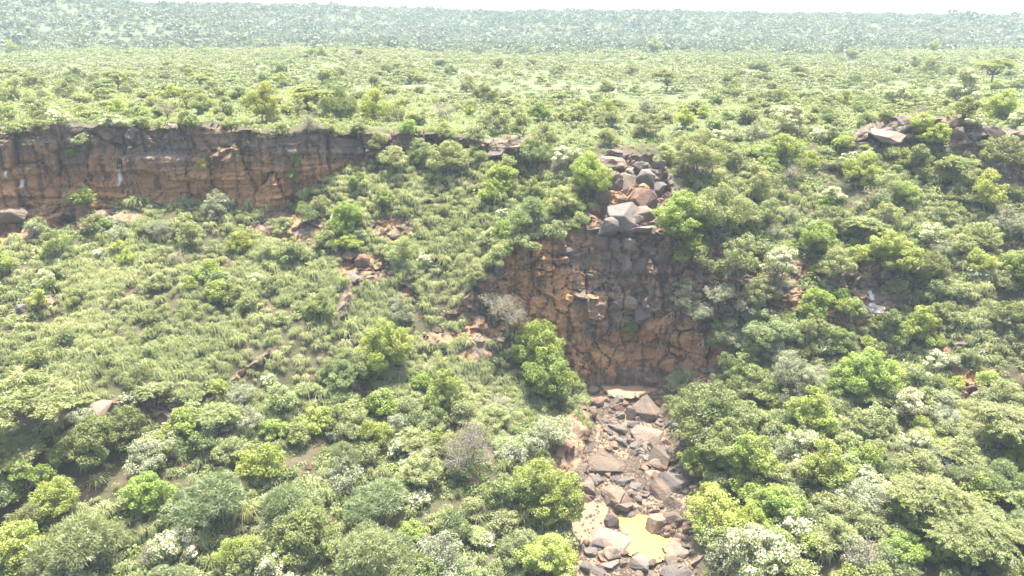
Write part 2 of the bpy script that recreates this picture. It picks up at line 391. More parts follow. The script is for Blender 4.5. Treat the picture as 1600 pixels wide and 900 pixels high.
# --- rock mask
n = normals(P)
steep = 1 - sstep(.42, .66, n[..., 2] + fbm(P, 3.0, 3, 14) * .12)
rock = steep * np.maximum(sstep(6.9, 7.1, VV) * (1 - sstep(8.0, 8.2, VV)), sstep(8.9, 9.0, VV) * (1 - sstep(10.1, 10.4, VV)))
casc = sstep(-14, 6, PX - np.interp(PY, [225, 260, 300, 340, 372], [935, 942, 938, 925, 900]) + wob) * sstep(-14, 6, np.interp(PY, [225, 260, 300, 340, 372], [1010, 1035, 1045, 1040, 1050]) - PX + wob) * sstep(7.9, 8.1, VV) * (1 - sstep(9.7, 10.0, VV))
rock = np.maximum(rock, casc)
ELL = [(572, 425, 42, 30), (612, 358, 34, 20), (760, 520, 40, 30), (450, 350, 60, 22), (120, 345, 110, 18), (20, 360, 45, 24), (1350, 440, 55, 40), (1290, 495, 40, 22), (1200, 420, 60, 25),
       (1420, 195, 75, 16), (1400, 215, 70, 22), (1580, 215, 60, 18), (1500, 205, 40, 20), (1570, 285, 50, 12), (1385, 490, 25, 25), (1130, 400, 40, 25), (230, 645, 85, 22), (70, 480, 22, 18),
       (720, 232, 80, 16), (800, 228, 35, 16), (1040, 300, 20, 20), (1110, 560, 50, 50), (690, 530, 35, 14), (740, 560, 30, 14), (560, 620, 30, 12), (1510, 605, 45, 22), (1250, 470, 25, 20),
       (890, 700, 22, 60), (770, 850, 14, 50), (1120, 605, 40, 16), (1570, 790, 25, 20), (400, 300, 60, 30), (645, 215, 30, 12), (330, 200, 60, 7)]
for ex, ey, rx, ry in ELL:
    d = ((PX - ex) / rx) ** 2 + ((PY - ey) / ry) ** 2 + fbm(P, 2.5, 3, 19) * .7
    rock = np.maximum(rock, (1 - sstep(.7, 1.1, d)) * (VV > 4.5) * (VV < 11.2))
rock = np.maximum(rock, .0)
# --- orange weathering
hl = np.interp(PX, [0, 1600], [0, 0])
oc = np.zeros_like(PX)
oc = np.where(VV > 8.6, .42 + np.clip((PY - 245) / 80, -.5, 1) * .55, oc)            # long cliff: more orange towards its foot
oc = np.where((VV > 8.6) & (PX > 620), .25, oc)
wf = (VV > 6.5) & (VV <= 8.6)
wv = fbm(P, 5.0, 4, 45) * 55
ocw = .36 + .6 * (1 - sstep(850, 905, PX + wv)) * sstep(770, 810, PX) + .42 * sstep(480, 550, PY + wv) * sstep(780, 830, PX) - .25 * casc
oc = np.where(wf, ocw, oc); oc = np.where((VV < 6.9), .45, oc)
oc = oc * (1 - .9 * casc)
oc = np.where((VV > 8.0) & (VV < 9.02), .45, oc)
# --- blocks
sel = (rock > .03)
Q = P[sel].copy(); wq = rock[sel]; pxs = PX[sel]; pys = PY[sel]; vs_ = VV[sel]; nn = n[sel]
warp = np.stack([fbm(Q, 3.5, 3, s) for s in (51, 52, 53)], 1)
up_ = vs_ > 8.6; cz = casc[sel] > .4
scl = np.where(up_[:, None], np.array([[3.8, 6.0, 8.0]]), np.array([[2.3, 3.0, 3.0]]))
scl = np.where(cz[:, None], np.array([[2.6, 3.2, 2.6]]), scl)
F1, F2, r, D1 = voronoi((Q + warp * .9 * np.array([[1, 1, .5]])) / scl, 100)
f1, f2, r_, d_ = voronoi((Q + warp * .8) / (scl * np.array([[.55, .5, .24]])), 200)
g1, g2, rg_, dg_ = voronoi((Q + warp * .4) / .62, 300)
open_ = sstep(.2, .7, r[2]); crack = (1 - sstep(.0, .07, F2 - F1)) * (.35 + .65 * sstep(-.2, .3, fbm(Q, 3.0, 2, 61))); crack2 = (1 - sstep(0, .10, f2 - f1)) * sstep(-.1, .3, fbm(Q, 2.0, 2, 62))
tilt = (D1[:, 0] * (r[1] - .5) + D1[:, 2] * (r[2] - .8)) * 1.1
strata = fbm(Q * np.array([.12, .12, 1.0]), 1.1, 3, 66); strata = np.sign(strata) * np.abs(strata) ** .6
big = np.where(up_, 1.0, .85)
disp = big * ((r[0] - .45) * 1.4 + tilt) - crack * .7 + (r_[0] - .5) * .55 - crack2 * .15 + (rg_[0] - .5) * .2 + fbm(Q, .8, 3, 77) * .15 + fbm(Q, 7.0, 2, 78) * 1.1 + strata * np.where(up_, .75, .4)
disp *= np.where(cz, 1.5, 1.0)
hn = nn.copy(); hn[:, 2] *= np.where(cz, .9, .35); hn /= np.linalg.norm(hn, axis=1, keepdims=True) + 1e-9
Q = Q + hn * (disp * wq)[:, None]
P[sel] = Q
cell = np.zeros(P.shape[:2] + (4,)); cell[..., 3] = 1
cc = np.zeros((len(Q), 4)); cc[:, 0] = .45 * r[3] + .35 * r_[3] + .2 * rg_[3]; cc[:, 1] = np.maximum(crack, crack2 * .6) * wq
wh = np.zeros(len(Q))
for ex, ey, rx, ry in [(185, 279, 5, 14), (12, 275, 2.5, 7), (32, 291, 3, 8), (199, 232, 3, 2), (1364, 460, 4, 9), (1365, 480, 7, 9), (600, 250, 3, 5)]:
    wh = np.maximum(wh, 1 - sstep(.4, 1.2, ((pxs - ex) / rx) ** 2 + ((pys - ey) / ry) ** 2 + fbm(Q, .35, 3, 88) * .9))
cc[:, 2] = wh; cc[:, 3] = 1; cell[sel] = cc
sandm = bed * .85
mask = np.stack([np.clip(sstep(.15, .6, rock), 0, 1), np.clip(oc, 0, 1), np.clip(sandm, 0, 1), np.ones_like(rock)], -1)

idx = np.arange(NR * NC).reshape(NR, NC)
quads = np.stack([idx[:-1, :-1], idx[:-1, 1:], idx[1:, 1:], idx[1:, :-1]], -1)
fr = rock[:-1, :-1]; fb = bed[:-1, :-1]; fv = VV[:-1, :-1]; fc = casc[:-1, :-1]; fpx = PX[:-1, :-1]
zone = np.zeros(fr.shape, int)                                 # 0 gorge slope
zone[fv >= 10.3] = 1; zone[fv >= 15] = 2
zone[(fr > .35) & (fv < 8.6) & (fv > 6.5)] = 3; zone[(fr > .35) & (fv >= 8.6) & (fv < 11)] = 4
zone[fb > .4] = 5
PF = P.reshape(-1, 3); MF = mask.reshape(-1, 4); CF = cell.reshape(-1, 4)
mats = {0: ground_mat('slope_ground', 'slope'), 1: ground_mat('plain_ground', 'plain'), 2: ground_mat('hill_ground', 'hill')}
for z_, nm, lab in ((0, 'ground', 'grassy soil of the gorge slopes'), (1, 'plain', 'flat grassy plain above the gorge'), (2, 'hills', 'long wooded hills on the horizon'),
                    (3, 'cliff', 'dark and orange basalt cliff of the dry waterfall'), (4, 'cliff', 'long orange and grey cliff along the plateau edge'), (5, 'stream_bed', 'sandy stony stream bed')):
    q = quads[zone == z_]
    used, inv = np.unique(q.ravel(), return_inverse=True)
    me = mesh_np(nm, PF[used], inv.reshape(-1, 4), mats.get(z_, mats[0]), smooth=(z_ not in (3, 4)), cols={'mask': MF[used], 'cell': CF[used]})
    o = link(nm, me); o['kind'] = 'structure'; o['label'] = lab

# ------------------------------------------------------------------ pixel -> ground lookup
PX2, PY2, DD2 = pix(P)
okv = (PX2 > -80) & (PX2 < 1680) & (PY2 > -60) & (PY2 < 1060) & (DD2 > 20) & (VV > 2.5)
LPX, LPY, LDD, LP, LV = PX2[okv], PY2[okv], DD2[okv], P[okv], VV[okv]
def ground_at(px, py):
    d = np.abs(LPX - px) + np.abs(LPY - py); near_ = np.where(d < 5)[0]
    if len(near_) == 0: near_ = np.array([d.argmin()])
    k = near_[(LDD[near_] + d[near_] * .05).argmin()]
    return LP[k], LDD[k]
def at_xy(x, Y):
    """ground point near world x,Y for plain placement"""
    i = None
    d = np.abs(GX - x) + np.abs(GY - Y); k = d.argmin(); return GP[k]

# ------------------------------------------------------------------ plants
rng = np.random.default_rng(7)
def tubes(segs, sides=4):
    """segs: list of (p0,p1,r0,r1)"""
    V, Q = [], []
    for p0, p1, r0, r1 in segs:
        p0, p1 = np.array(p0, float), np.array(p1, float); d = p1 - p0; L = np.linalg.norm(d) + 1e-6; d /= L
        a = np.cross(d, [0, 0, 1.0]) if abs(d[2]) < .95 else np.cross(d, [1.0, 0, 0]); a /= np.linalg.norm(a); b = np.cross(d, a)
        s = len(V)
        for p, r in ((p0, r0), (p1, r1)):
            for k in range(sides):
                t = 2 * math.pi * k / sides; V.append(p + (a * math.cos(t) + b * math.sin(t)) * r)
        for k in range(sides):
            Q.append((s + k, s + (k + 1) % sides, s + sides + (k + 1) % sides, s + sides + k))
    return np.array(V), np.array(Q)
def curvy(p0, p1, r0, r1, rg, n=3, wob=.08):
    p0, p1 = np.array(p0, float), np.array(p1, float); L = np.linalg.norm(p1 - p0); pts = [p0]
    for i in range(1, n): pts.append(p0 + (p1 - p0) * i / n + rg.normal(0, wob * L, 3))
    pts.append(p1); return [(pts[i], pts[i + 1], r0 + (r1 - r0) * i / n, r0 + (r1 - r0) * (i + 1) / n) for i in range(n)], pts
def leaves(c, nrm, length, width, rg, axis=None):
    """one folded diamond leaf per centre; nrm (n,3) face normals; returns V, Q"""
    n = len(c); nrm = nrm / (np.linalg.norm(nrm, axis=1, keepdims=True) + 1e-9)
    if axis is None: axis = rg.normal(size=(n, 3))
    a = axis - nrm * (axis * nrm).sum(1, keepdims=True); a /= np.linalg.norm(a, axis=1, keepdims=True) + 1e-9; b = np.cross(nrm, a)
    L = (length * rg.uniform(.7, 1.3, n))[:, None]; Wd = (width * rg.uniform(.7, 1.3, n))[:, None]
    V = np.stack([c - a * L / 2, c + b * Wd / 2 + nrm * Wd * .15, c + a * L / 2, c - b * Wd / 2 + nrm * Wd * .15], 1).reshape(-1, 3)
    return V, np.arange(4 * n).reshape(n, 4)
def unit(rg, n):
    v = rg.normal(size=(n, 3)); return v / np.linalg.norm(v, axis=1, keepdims=True)

KIND = {  # lobes, lobe radius, vertical squash, crown centre height, clusters per R^2, leaf L, W, outward bias, style
    'leafy':  dict(nl=9, lr=.42, sq=.85, hc=.85, leaf=(0.152, 0.120), dens=1.40, style='cluster'),
    'dark':   dict(nl=8, lr=.42, sq=.85, hc=.80, leaf=(0.136, 0.112), dens=1.47, style='cluster'),
    'yellow': dict(nl=8, lr=.40, sq=.85, hc=.85, leaf=(0.144, 0.104), dens=1.33, style='cluster'),
    'pale':   dict(nl=9, lr=.38, sq=.80, hc=.80, leaf=(0.144, 0.104), dens=1.26, style='cluster'),
    'silver': dict(nl=10, lr=.34, sq=.80, hc=.78, leaf=(0.128, 0.088), dens=1.19, style='cluster'),
    'flower': dict(nl=10, lr=.34, sq=.80, hc=.80, leaf=(0.136, 0.096), dens=1.12, style='cluster'),
    'acacia': dict(nl=12, lr=.36, sq=.34, hc=.85, leaf=(.42, .07), dens=.8, style='spray'),
    'feathery': dict(nl=7, lr=.5, sq=.75, hc=.72, leaf=(.40, .07), dens=1.0, style='needle'),
    'dry':    dict(nl=9, lr=.36, sq=.75, hc=.75, leaf=(0.112, 0.072), dens=0.39, style='cluster'),
    'thorn':  dict(nl=6, lr=.46, sq=.62, hc=.62, leaf=(.19, .12), dens=1.15, style='cluster'),
}
def make_plant(kind, R, seed):
    """returns dict of meshes (crown, trunk, blossom) built for world radius R, origin at the base"""
    rg = np.random.default_rng(seed); k = KIND[kind]; hc = k['hc'] * R * (.98 if kind == 'acacia' else .80); sq = k['sq']
    nl = k['nl'] + int(rg.integers(-1, 3)); lobes = []
    for i in range(nl):
        th = 2 * math.pi * (i + rg.uniform(-.35, .35)) / nl * (2 if nl > 8 else 1); rr = rg.uniform(.35, .68) if i > 1 else rg.uniform(0, .2)
        c = np.array([math.cos(th) * rr * R, math.sin(th) * rr * R, hc + sq * R * (rg.uniform(-.25, .35) + (.45 if i <= 1 else .12 * (1 - rr)) - (.28 if (i % 3 == 2 and kind != 'acacia') else 0))])
        lobes.append((c, R * k['lr'] * rg.uniform(.7, 1.2)))
    segs = []; base_r = .035 * R + .03
    stems = [(0.0, 0.0)] if kind in ('acacia', 'leafy', 'yellow') else [(rg.uniform(-.08, .08) * R, rg.uniform(-.08, .08) * R) for _ in range(3)]
    forks = []
    for sx_, sy_ in stems:
        top = (sx_ * 3 + rg.normal(0, .06) * R, sy_ * 3 + rg.normal(0, .06) * R, hc * rg.uniform(.4, .6))
        s_, _ = curvy((sx_, sy_, -.4), top, base_r * (1.5 if len(stems) == 1 else .9), base_r * .7, rg); segs += s_; forks.append(top)
    V, Q, Tn, BV, BQ = [], [], [], [], []; nv = 0; nb = 0
    lL, lW = k['leaf']
    for c, lr in lobes:
        f = min(forks, key=lambda q: (q[0] - c[0]) ** 2 + (q[1] - c[1]) ** 2)
        s_, _ = curvy(f, c, base_r * .6, base_r * .22, rg, 3, .1); segs += s_
        ltint = rg.uniform(.1, .75)
        if k['style'] == 'cluster':
            ncl = max(5, int(18 * (lr / .9) ** 1.2)); ds = unit(rg, ncl); ds[:, 2] = ds[:, 2] * .8 + .25
            for d in ds:
                cc_ = c + d * lr * np.array([1, 1, sq]) * rg.uniform(.72, 1.08)
                cr = (.18 + .15 * lr) * rg.uniform(.65, 1.45)
                if rg.random() < .5: segs.append((c, cc_, base_r * .2, base_r * .08))
                n_ = max(6, int(k['dens'] * 44 * (cr / .35) ** 2)); o = unit(rg, n_) * (rg.uniform(.45, 1, n_) ** .5)[:, None]
                pts = cc_ + o * cr * np.array([1, 1, .7]); nr = o * .8 + unit(rg, n_) * .8 + np.array([0, 0, .7])
                v, q = leaves(pts, nr, lL, lW, rg); V.append(v); Q.append(q + nv); nv += len(v)
                Tn.append(np.repeat(np.clip(ltint + rg.normal(0, .22) + rg.normal(0, .18, n_), 0, 1), 4))
                if kind == 'flower' and d[2] > -.1 and rg.random() < .55:
                    nb_ = int(n_ * rg.uniform(.2, .8)); o = unit(rg, nb_); o[:, 2] = np.abs(o[:, 2]) * .8 + .1
                    v, q = leaves(cc_ + o * cr * np.array([1.05, 1.05, .85]), o + unit(rg, nb_) * .6, .17, .15, rg); BV.append(v); BQ.append(q + nb); nb += len(v)
        elif k['style'] == 'spray':
            ntw = int(26 * (lr / 1.2) ** 1.3) + 9
            for _ in range(ntw):
                th = rg.uniform(0, 2 * math.pi); L = lr * rg.uniform(.6, 1.45); dz = rg.uniform(-.10, .22)
                d = np.array([math.cos(th), math.sin(th), dz]); side = np.array([-d[1], d[0], 0]); p0 = c + np.array([0, 0, rg.normal(0, .12 * lr)])
                p1 = p0 + d * L; segs.append((p0, p0 + d * L * .8, base_r * .16, base_r * .05))
                n_ = max(8, int(L / .05)); t_ = np.linspace(.15, 1, n_); sgn = np.where(np.arange(n_) % 2, 1, -1)[:, None]
                droop = -(t_ ** 2)[:, None] * np.array([0, 0, .12 * L]); cw = (.22 * (1.1 - t_ * .7))[:, None]
                pts = p0 + d * (L * t_)[:, None] + side * sgn * cw * .6 + droop + rg.normal(0, .03, (n_, 3))
                ax = side * sgn + d * .8 + rg.normal(0, .15, (n_, 3)); nr = np.array([0, 0, 1.0]) + rg.normal(0, .45, (n_, 3))
                v, q = leaves(pts, nr, lL * .8, lW * 1.2, rg, ax); V.append(v); Q.append(q + nv); nv += len(v)
                Tn.append(np.repeat(np.clip(ltint + rg.normal(0, .2) + rg.normal(0, .12, n_), 0, 1), 4))
        else:
            n_ = int(620 * (lr / 1.0) ** 2 * k['dens']) + 60; d = unit(rg, n_); d[:, 2] = np.abs(d[:, 2]) * 1.0 - .25
            bump_ = fbm(d * 2.8 + seed, 1.0, 3, 5)[:, None] * .5
            pts = c + d * lr * np.array([1, 1, sq * 1.15]) * (rg.uniform(.55, 1.0, n_)[:, None] ** .7 + bump_)
            ax = d + np.array([0, 0, .35]) + rg.normal(0, .35, (n_, 3))
            v, q = leaves(pts, unit(rg, n_), lL, lW, rg, ax); V.append(v); Q.append(q + nv); nv += len(v)
            Tn.append(np.repeat(np.clip(ltint + bump_[:, 0] * 1.5 + rg.normal(0, .2, n_), 0, 1), 4))
    V = np.concatenate(V); V[:, 2] = np.maximum(V[:, 2], -.1)
    res = {'crown': mesh_np(kind + '_crown', V, np.concatenate(Q), LEAF[kind], np.concatenate(Tn))}
    if kind == 'dry':
        for _ in range(int(40 + 20 * R)):
            c, lr = lobes[rg.integers(len(lobes))]; d = unit(rg, 1)[0]; d[2] = abs(d[2]); s_, p_ = curvy(c, c + d * lr * 1.25, base_r * .25, base_r * .06, rg, 2, .12); segs += s_
            segs.append((p_[1], p_[1] + unit(rg, 1)[0] * lr * .4, base_r * .12, base_r * .04))
    tv, tq = tubes(segs)
    res['trunk'] = mesh_np(kind + '_trunk', tv, tq, PALE_BARK if kind == 'dry' else BARK)
    if BV: res['blossom'] = mesh_np('blossom', np.concatenate(BV), np.concatenate(BQ), BLOSSOM, rg.uniform(0, 1, nb))
    return res

SIZES = (.55, .9, 1.5, 2.4, 3.6)
VAR = {}
def variant(kind, R, pick):
    s = min(range(len(SIZES)), key=lambda i: abs(math.log(SIZES[i] / R))); nvar = 2 if s >= 2 else 3
    key = (kind, s, pick % nvar)
    if key not in VAR: VAR[key] = make_plant(kind, SIZES[s], hash((sum(map(ord, kind)), s, pick % nvar)) % 100000)
    return VAR[key], R / SIZES[s]
def place_plant(kind, name, p, R, label, cat, group=None, hs=1.0, rz=None, wide=1.0):
    pick = int(rng.integers(0, 6)); v, sc = variant(kind, R, pick)
    e = link(name, None, None, p); e['label'] = label; e['category'] = cat
    if group: e['group'] = group
    e.rotation_euler = (rng.uniform(-.05, .05), rng.uniform(-.05, .05), rng.uniform(0, 6.28) if rz is None else rz)
    e.scale = (sc * wide, sc * wide, sc * hs); e.empty_display_size = .3
    for part in ('crown', 'trunk', 'blossom'):
        if part in v: link(part, v[part], e)
    return e

# landmarks: photo pixel, phrase
LM = [((1005, 845), 'the muddy yellow pool'), ((960, 600), 'the foot of the dry waterfall'), ((900, 440), 'the bare waterfall cliff'), ((985, 290), 'the boulder cascade'),
      ((80, 260), 'the orange cliff'), ((250, 300), 'the streaked orange cliff'), ((520, 240), 'the end of the long cliff'), ((570, 420), 'the red outcrop on the grassy slope'),
      ((1400, 205), 'the dark rock shelf'), ((1350, 450), 'the dark crag on the far bank'), ((230, 650), 'the low dark ledge'), ((1020, 655), 'the two biggest stream boulders'),
      ((1060, 740), 'the grey boulders'), ((450, 520), 'the tussock slope'), ((700, 230), 'the broken rim rocks'), ((915, 690), 'the red earth bank'), ((1510, 600), 'the small rock pile'),
      ((1585, 215), 'the rim blocks'), ((650, 860), 'the thicket below the tussocks'), ((1300, 860), 'the dense lower thicket'), ((200, 860), 'the lower corner thicket'),
      ((790, 480), 'the orange side wall'), ((1100, 540), 'the hanging roots'), ((1180, 120), 'the wooded far plain'), ((300, 120), 'the light green plain')]
LM += [((188, 120), 'the lone pale acacia on the plain'), ((485, 170), 'the leaning dark trunk on the rim'), ((412, 170), 'the yellow-green rim bush'), ((760, 145), 'the dark bush behind the rim'), ((945, 135), 'the darkest bush of the plain'), ((1500, 145), 'the big white-blossomed rim tree'), ((1090, 165), 'the dark trees behind the cascade'), ((1300, 60), 'the far right end of the ridge'), ((600, 60), 'the middle of the ridge'), ((60, 60), 'the high left end of the ridge'), ((860, 120), 'the sandy clearing on the plain'), ((1345, 582), 'the tall bright tree on the far bank'), ((50, 640), 'the wide acacia at the left edge'), ((1565, 655), 'the wide acacia at the right edge'), ((845, 545), 'the tall bright tree by the waterfall'), ((1110, 650), 'the huge bush on the right bank'), ((850, 765), 'the round bright tree on the left bank'), ((735, 700), 'the grey-brown bare crown'), ((340, 765), 'the blue-green domed tree'), ((590, 860), 'the domed tree at the bottom edge')]
LOOK = {'leafy': ('bright green leafy bush', 'bush', 'leafy_bush'), 'dark': ('dark green dense bush', 'bush', 'dense_bush'), 'yellow': ('yellow-green leafy bush', 'bush', 'light_leafed_bush'),
        'pale': ('pale green spreading bush', 'bush', 'spreading_bush'), 'silver': ('silvery grey-green bush', 'bush', 'silver_bush'), 'flower': ('white-blossomed bush', 'bush', 'flowering_bush'),
        'acacia': ('flat feathery acacia', 'tree', 'acacia_tree'), 'feathery': ('domed fine-leaved grey-green tree', 'tree', 'fine_leaved_tree'), 'dry': ('grey-brown half-bare shrub', 'shrub', 'dry_shrub'),
        'thorn': ('olive thorn bush', 'bush', 'thorn_bush')}
used = {}
def rel_to(px, py, l):
    dx, dy = px - l[0][0], py - l[0][1]; d = math.hypot(dx, dy)
    if d < 18: return 'right beside ' + l[1]
    far = 'well ' if d > 130 else 'just ' if d < 60 else ''
    if abs(dx) > 1.3 * abs(dy): return far + ('right of ' if dx > 0 else 'left of ') + l[1]
    return far + ('below ' if dy > 0 else 'above ') + l[1]
def uniq(look, px, py, lms, fallback=None):
    ds = sorted(lms, key=lambda l: (l[0][0] - px) ** 2 + (l[0][1] - py) ** 2)
    c = [f'{look} {rel_to(px, py, l)}' for l in ds[:3]] + [f'{look} between {ds[0][1]} and {ds[i][1]}' for i in (1, 2, 3, 4)]
    for s in c:
        if s not in used and len(s.split()) <= 16: used[s] = 1; return s
    if fallback: return None
    for ad in ('rounded', 'spreading', 'uneven', 'upright', 'compact', 'loose'):
        for l in ds[:3]:
            s = f'{ad} {look} {rel_to(px, py, l)}'
            if s not in used and len(s.split()) <= 16: used[s] = 1; return s
    return c[0]
def make_label(kind, px, py, r, fallback=None):
    size = 'tiny ' if r < 13 else 'small ' if r < 19 else '' if r < 32 else 'large ' if r < 48 else 'huge '
    return uniq(size + LOOK[kind][0], px, py, LM, fallback)

HERO = {
 'silver_': [(1085, 478, 26), (1205, 545, 24), (1140, 520, 26)], 'thorn_': [(60, 194, 14), (220, 190, 12), (250, 194, 11), (300, 190, 12), (356, 188, 14), (440, 203, 12), (520, 205, 14), (560, 204, 12), (20, 196, 13), (130, 215, 13)], 'pale_': [(655, 232, 22), (740, 238, 20), (830, 240, 24), (790, 255, 18), (700, 210, 16), (590, 222, 16), (1060, 360, 22), (1050, 318, 18), (870, 362, 18), (820, 372, 22), (780, 400, 20), (745, 425, 18), (300, 370, 22), (420, 395, 24), (340, 440, 22), (250, 435, 18), (390, 470, 20), (1130, 515, 26), (1150, 398, 32), (1185, 445, 30), (1250, 520, 26), (1090, 405, 22), (770, 365, 20), (905, 348, 16), (60, 352, 18), (150, 350, 20), (290, 350, 20), (500, 320, 16), (440, 345, 18)],
 'dark_': [(1112, 650, 68), (1130, 690, 56), (1055, 625, 14), (1165, 548, 28), (1130, 585, 24), (1215, 500, 26), (1260, 500, 22), (1100, 605, 20)], 'leafy_': [(1160, 570, 18), (1320, 470, 22), (1075, 380, 26), (1090, 720, 26)], 'yellow_': [(660, 250, 18), (765, 305, 18), (905, 320, 14), (345, 455, 20), (300, 445, 15), (200, 405, 15), (370, 375, 15), (60, 470, 14), (1105, 775, 24), (1095, 820, 22), (885, 870, 22), (880, 780, 16)],
 'acacia': [(50, 640, 80), (345, 655, 36), (188, 120, 27), (1565, 655, 62), (1450, 785, 60), (1510, 850, 62), (1590, 840, 36), (240, 605, 30), (30, 700, 55), (485, 150, 34), (1550, 110, 30), (1040, 125, 24), (640, 112, 22), (1490, 262, 30), (1350, 350, 30)],
 'feathery': [(140, 840, 66), (340, 765, 60), (450, 780, 54), (590, 860, 64), (600, 765, 52), (105, 530, 22), (318, 160, 20), (530, 162, 30), (1560, 740, 34), (830, 335, 34), (540, 710, 30), (955, 185, 18), (1380, 860, 40), (480, 330, 18), (220, 590, 24)],
 'silver': [(245, 355, 24), (340, 322, 26), (375, 610, 27), (630, 482, 25), (860, 672, 40), (1068, 455, 30), (1115, 448, 30), (1245, 590, 44), (240, 700, 40), (1235, 332, 14), (1335, 485, 15), (1570, 345, 36), (700, 860, 44), (1340, 765, 40), (1150, 470, 34), (190, 360, 18), (1180, 205, 18), (800, 700, 26), (1010, 165, 22), (540, 735, 28), (60, 360, 18)],
 'flower': [(95, 182, 18), (180, 187, 17), (345, 315, 24), (425, 882, 26), (1500, 145, 32), (1400, 150, 22), (1520, 188, 17), (205, 615, 15), (640, 725, 16), (625, 690, 20), (655, 770, 18), (760, 835, 18), (1165, 860, 50), (1470, 555, 27), (1410, 630, 30), (1250, 690, 32), (1425, 690, 32), (1220, 845, 30), (570, 545, 14), (1235, 185, 30), (885, 240, 26), (1125, 212, 22), (1440, 745, 20), (1280, 205, 18), (785, 330, 9), (1300, 300, 18), (120, 112, 16), (1590, 180, 18), (1210, 400, 34), (1450, 365, 24), (660, 400, 14), (530, 330, 12), (1180, 870, 28), (420, 590, 12)],
 'leafy': [(845, 545, 42), (850, 595, 36), (595, 630, 25), (1345, 582, 48), (1170, 725, 44), (785, 275, 25), (850, 765, 55), (1370, 385, 42), (1265, 368, 28), (1435, 515, 30), (600, 555, 44), (240, 770, 34), (45, 850, 46), (130, 310, 20), (545, 345, 23), (545, 375, 18), (785, 362, 16), (792, 390, 12), (1438, 205, 32), (1280, 728, 42), (1270, 475, 24), (1230, 490, 16), (1395, 770, 18), (680, 690, 22), (700, 620, 30), (640, 822, 22), (842, 175, 15), (115, 243, 11), (465, 255, 10), (457, 285, 10), (985, 516, 12), (600, 308, 17), (1065, 345, 48), (1260, 645, 36), (500, 650, 26), (430, 665, 22), (1590, 420, 28), (1210, 790, 36), (1350, 710, 24), (640, 205, 16), (1315, 222, 16), (1195, 255, 20), (450, 850, 30), (170, 345, 14)],
 'yellow': [(412, 170, 26), (585, 170, 21), (920, 275, 33), (855, 862, 54), (1120, 795, 46), (1565, 165, 32), (1065, 185, 17), (100, 780, 38), (370, 868, 36), (395, 725, 26), (8, 415, 22), (1225, 235, 26), (1490, 255, 20), (895, 592, 14), (1540, 590, 22), (345, 600, 18), (420, 720, 28), (1318, 152, 13), (1540, 305, 30), (1525, 405, 24), (1345, 268, 26), (1490, 605, 16), (190, 385, 16), (330, 420, 22), (320, 262, 10), (1265, 250, 13), (1410, 300, 24), (1180, 765, 26), (1170, 815, 34), (380, 380, 18), (1470, 690, 16), (950, 170, 14)],
 'dark': [(760, 145, 20), (945, 135, 13), (460, 395, 22), (510, 372, 20), (500, 480, 24), (540, 565, 40), (1430, 248, 28), (1385, 500, 28), (1180, 590, 34), (780, 770, 28), (160, 690, 40), (200, 665, 30), (60, 560, 22), (20, 740, 30), (480, 830, 46), (650, 180, 14), (1090, 165, 15), (1135, 130, 18), (560, 282, 17), (55, 125, 14), (1505, 165, 20), (90, 385, 24), (1215, 150, 14), (1140, 615, 26), (680, 650, 20), (1450, 420, 24), (1580, 490, 28), (1230, 540, 22), (1430, 720, 20), (1480, 480, 20), (1300, 520, 24), (10, 600, 18), (320, 690, 24), (530, 660, 22), (830, 300, 20), (360, 460, 20)],
 'pale': [(615, 240, 25), (700, 245, 31), (1090, 250, 42), (1120, 345, 46), (1155, 330, 32), (1010, 190, 30), (1180, 290, 28), (1190, 495, 44), (1570, 240, 28), (630, 400, 25), (775, 185, 28), (625, 170, 20), (25, 140, 22), (105, 140, 18), (1300, 405, 28), (1270, 640, 34), (300, 640, 22), (1300, 830, 32), (1530, 370, 26), (1380, 285, 24), (875, 312, 24), (1395, 240, 18), (1380, 340, 26), (1140, 242, 24), (850, 215, 22), (815, 195, 18), (1450, 105, 14), (230, 360, 16), (1500, 380, 22), (1040, 235, 20), (1560, 620, 34), (1460, 455, 20), (950, 215, 16), (1200, 330, 22), (270, 800, 26), (720, 640, 24), (740, 665, 18), (640, 640, 28), (560, 660, 30), (1480, 810, 34), (1390, 830, 30), (1100, 210, 18)],
 'dry_': [(795, 478, 32), (770, 462, 20)],
 'dry': [(735, 700, 46), (262, 172, 15), (485, 185, 16), (695, 168, 21), (1370, 305, 20), (1230, 782, 25), (780, 628, 28), (240, 865, 22), (1350, 865, 32), (1060, 730, 12), (280, 400, 16), (1235, 270, 18), (925, 725, 12), (900, 735, 14), (1440, 165, 11), (420, 205, 16), (1320, 790, 26), (1215, 435, 16)],
 'thorn': [(155, 135, 18), (355, 170, 15), (375, 145, 13), (340, 142, 13), (510, 122, 20), (585, 125, 14), (705, 105, 12), (1165, 180, 15), (1290, 158, 16), (1120, 152, 12), (900, 175, 17), (1300, 205, 22), (1225, 215, 18), (270, 858, 26), (330, 130, 14), (440, 105, 12), (1380, 178, 14), (870, 110, 12), (985, 105, 13), (1245, 105, 14), (1185, 100, 16), (730, 130, 14), (780, 95, 12), (560, 200, 13), (520, 860, 34), (60, 180, 14), (290, 185, 13), (225, 185, 14), (10, 175, 15), (740, 200, 18), (80, 420, 16), (120, 460, 18), (240, 490, 16), (440, 490, 14), (420, 440, 16), (1500, 450, 20), (1400, 440, 16), (1240, 520, 16)],
}
n_hero = 0
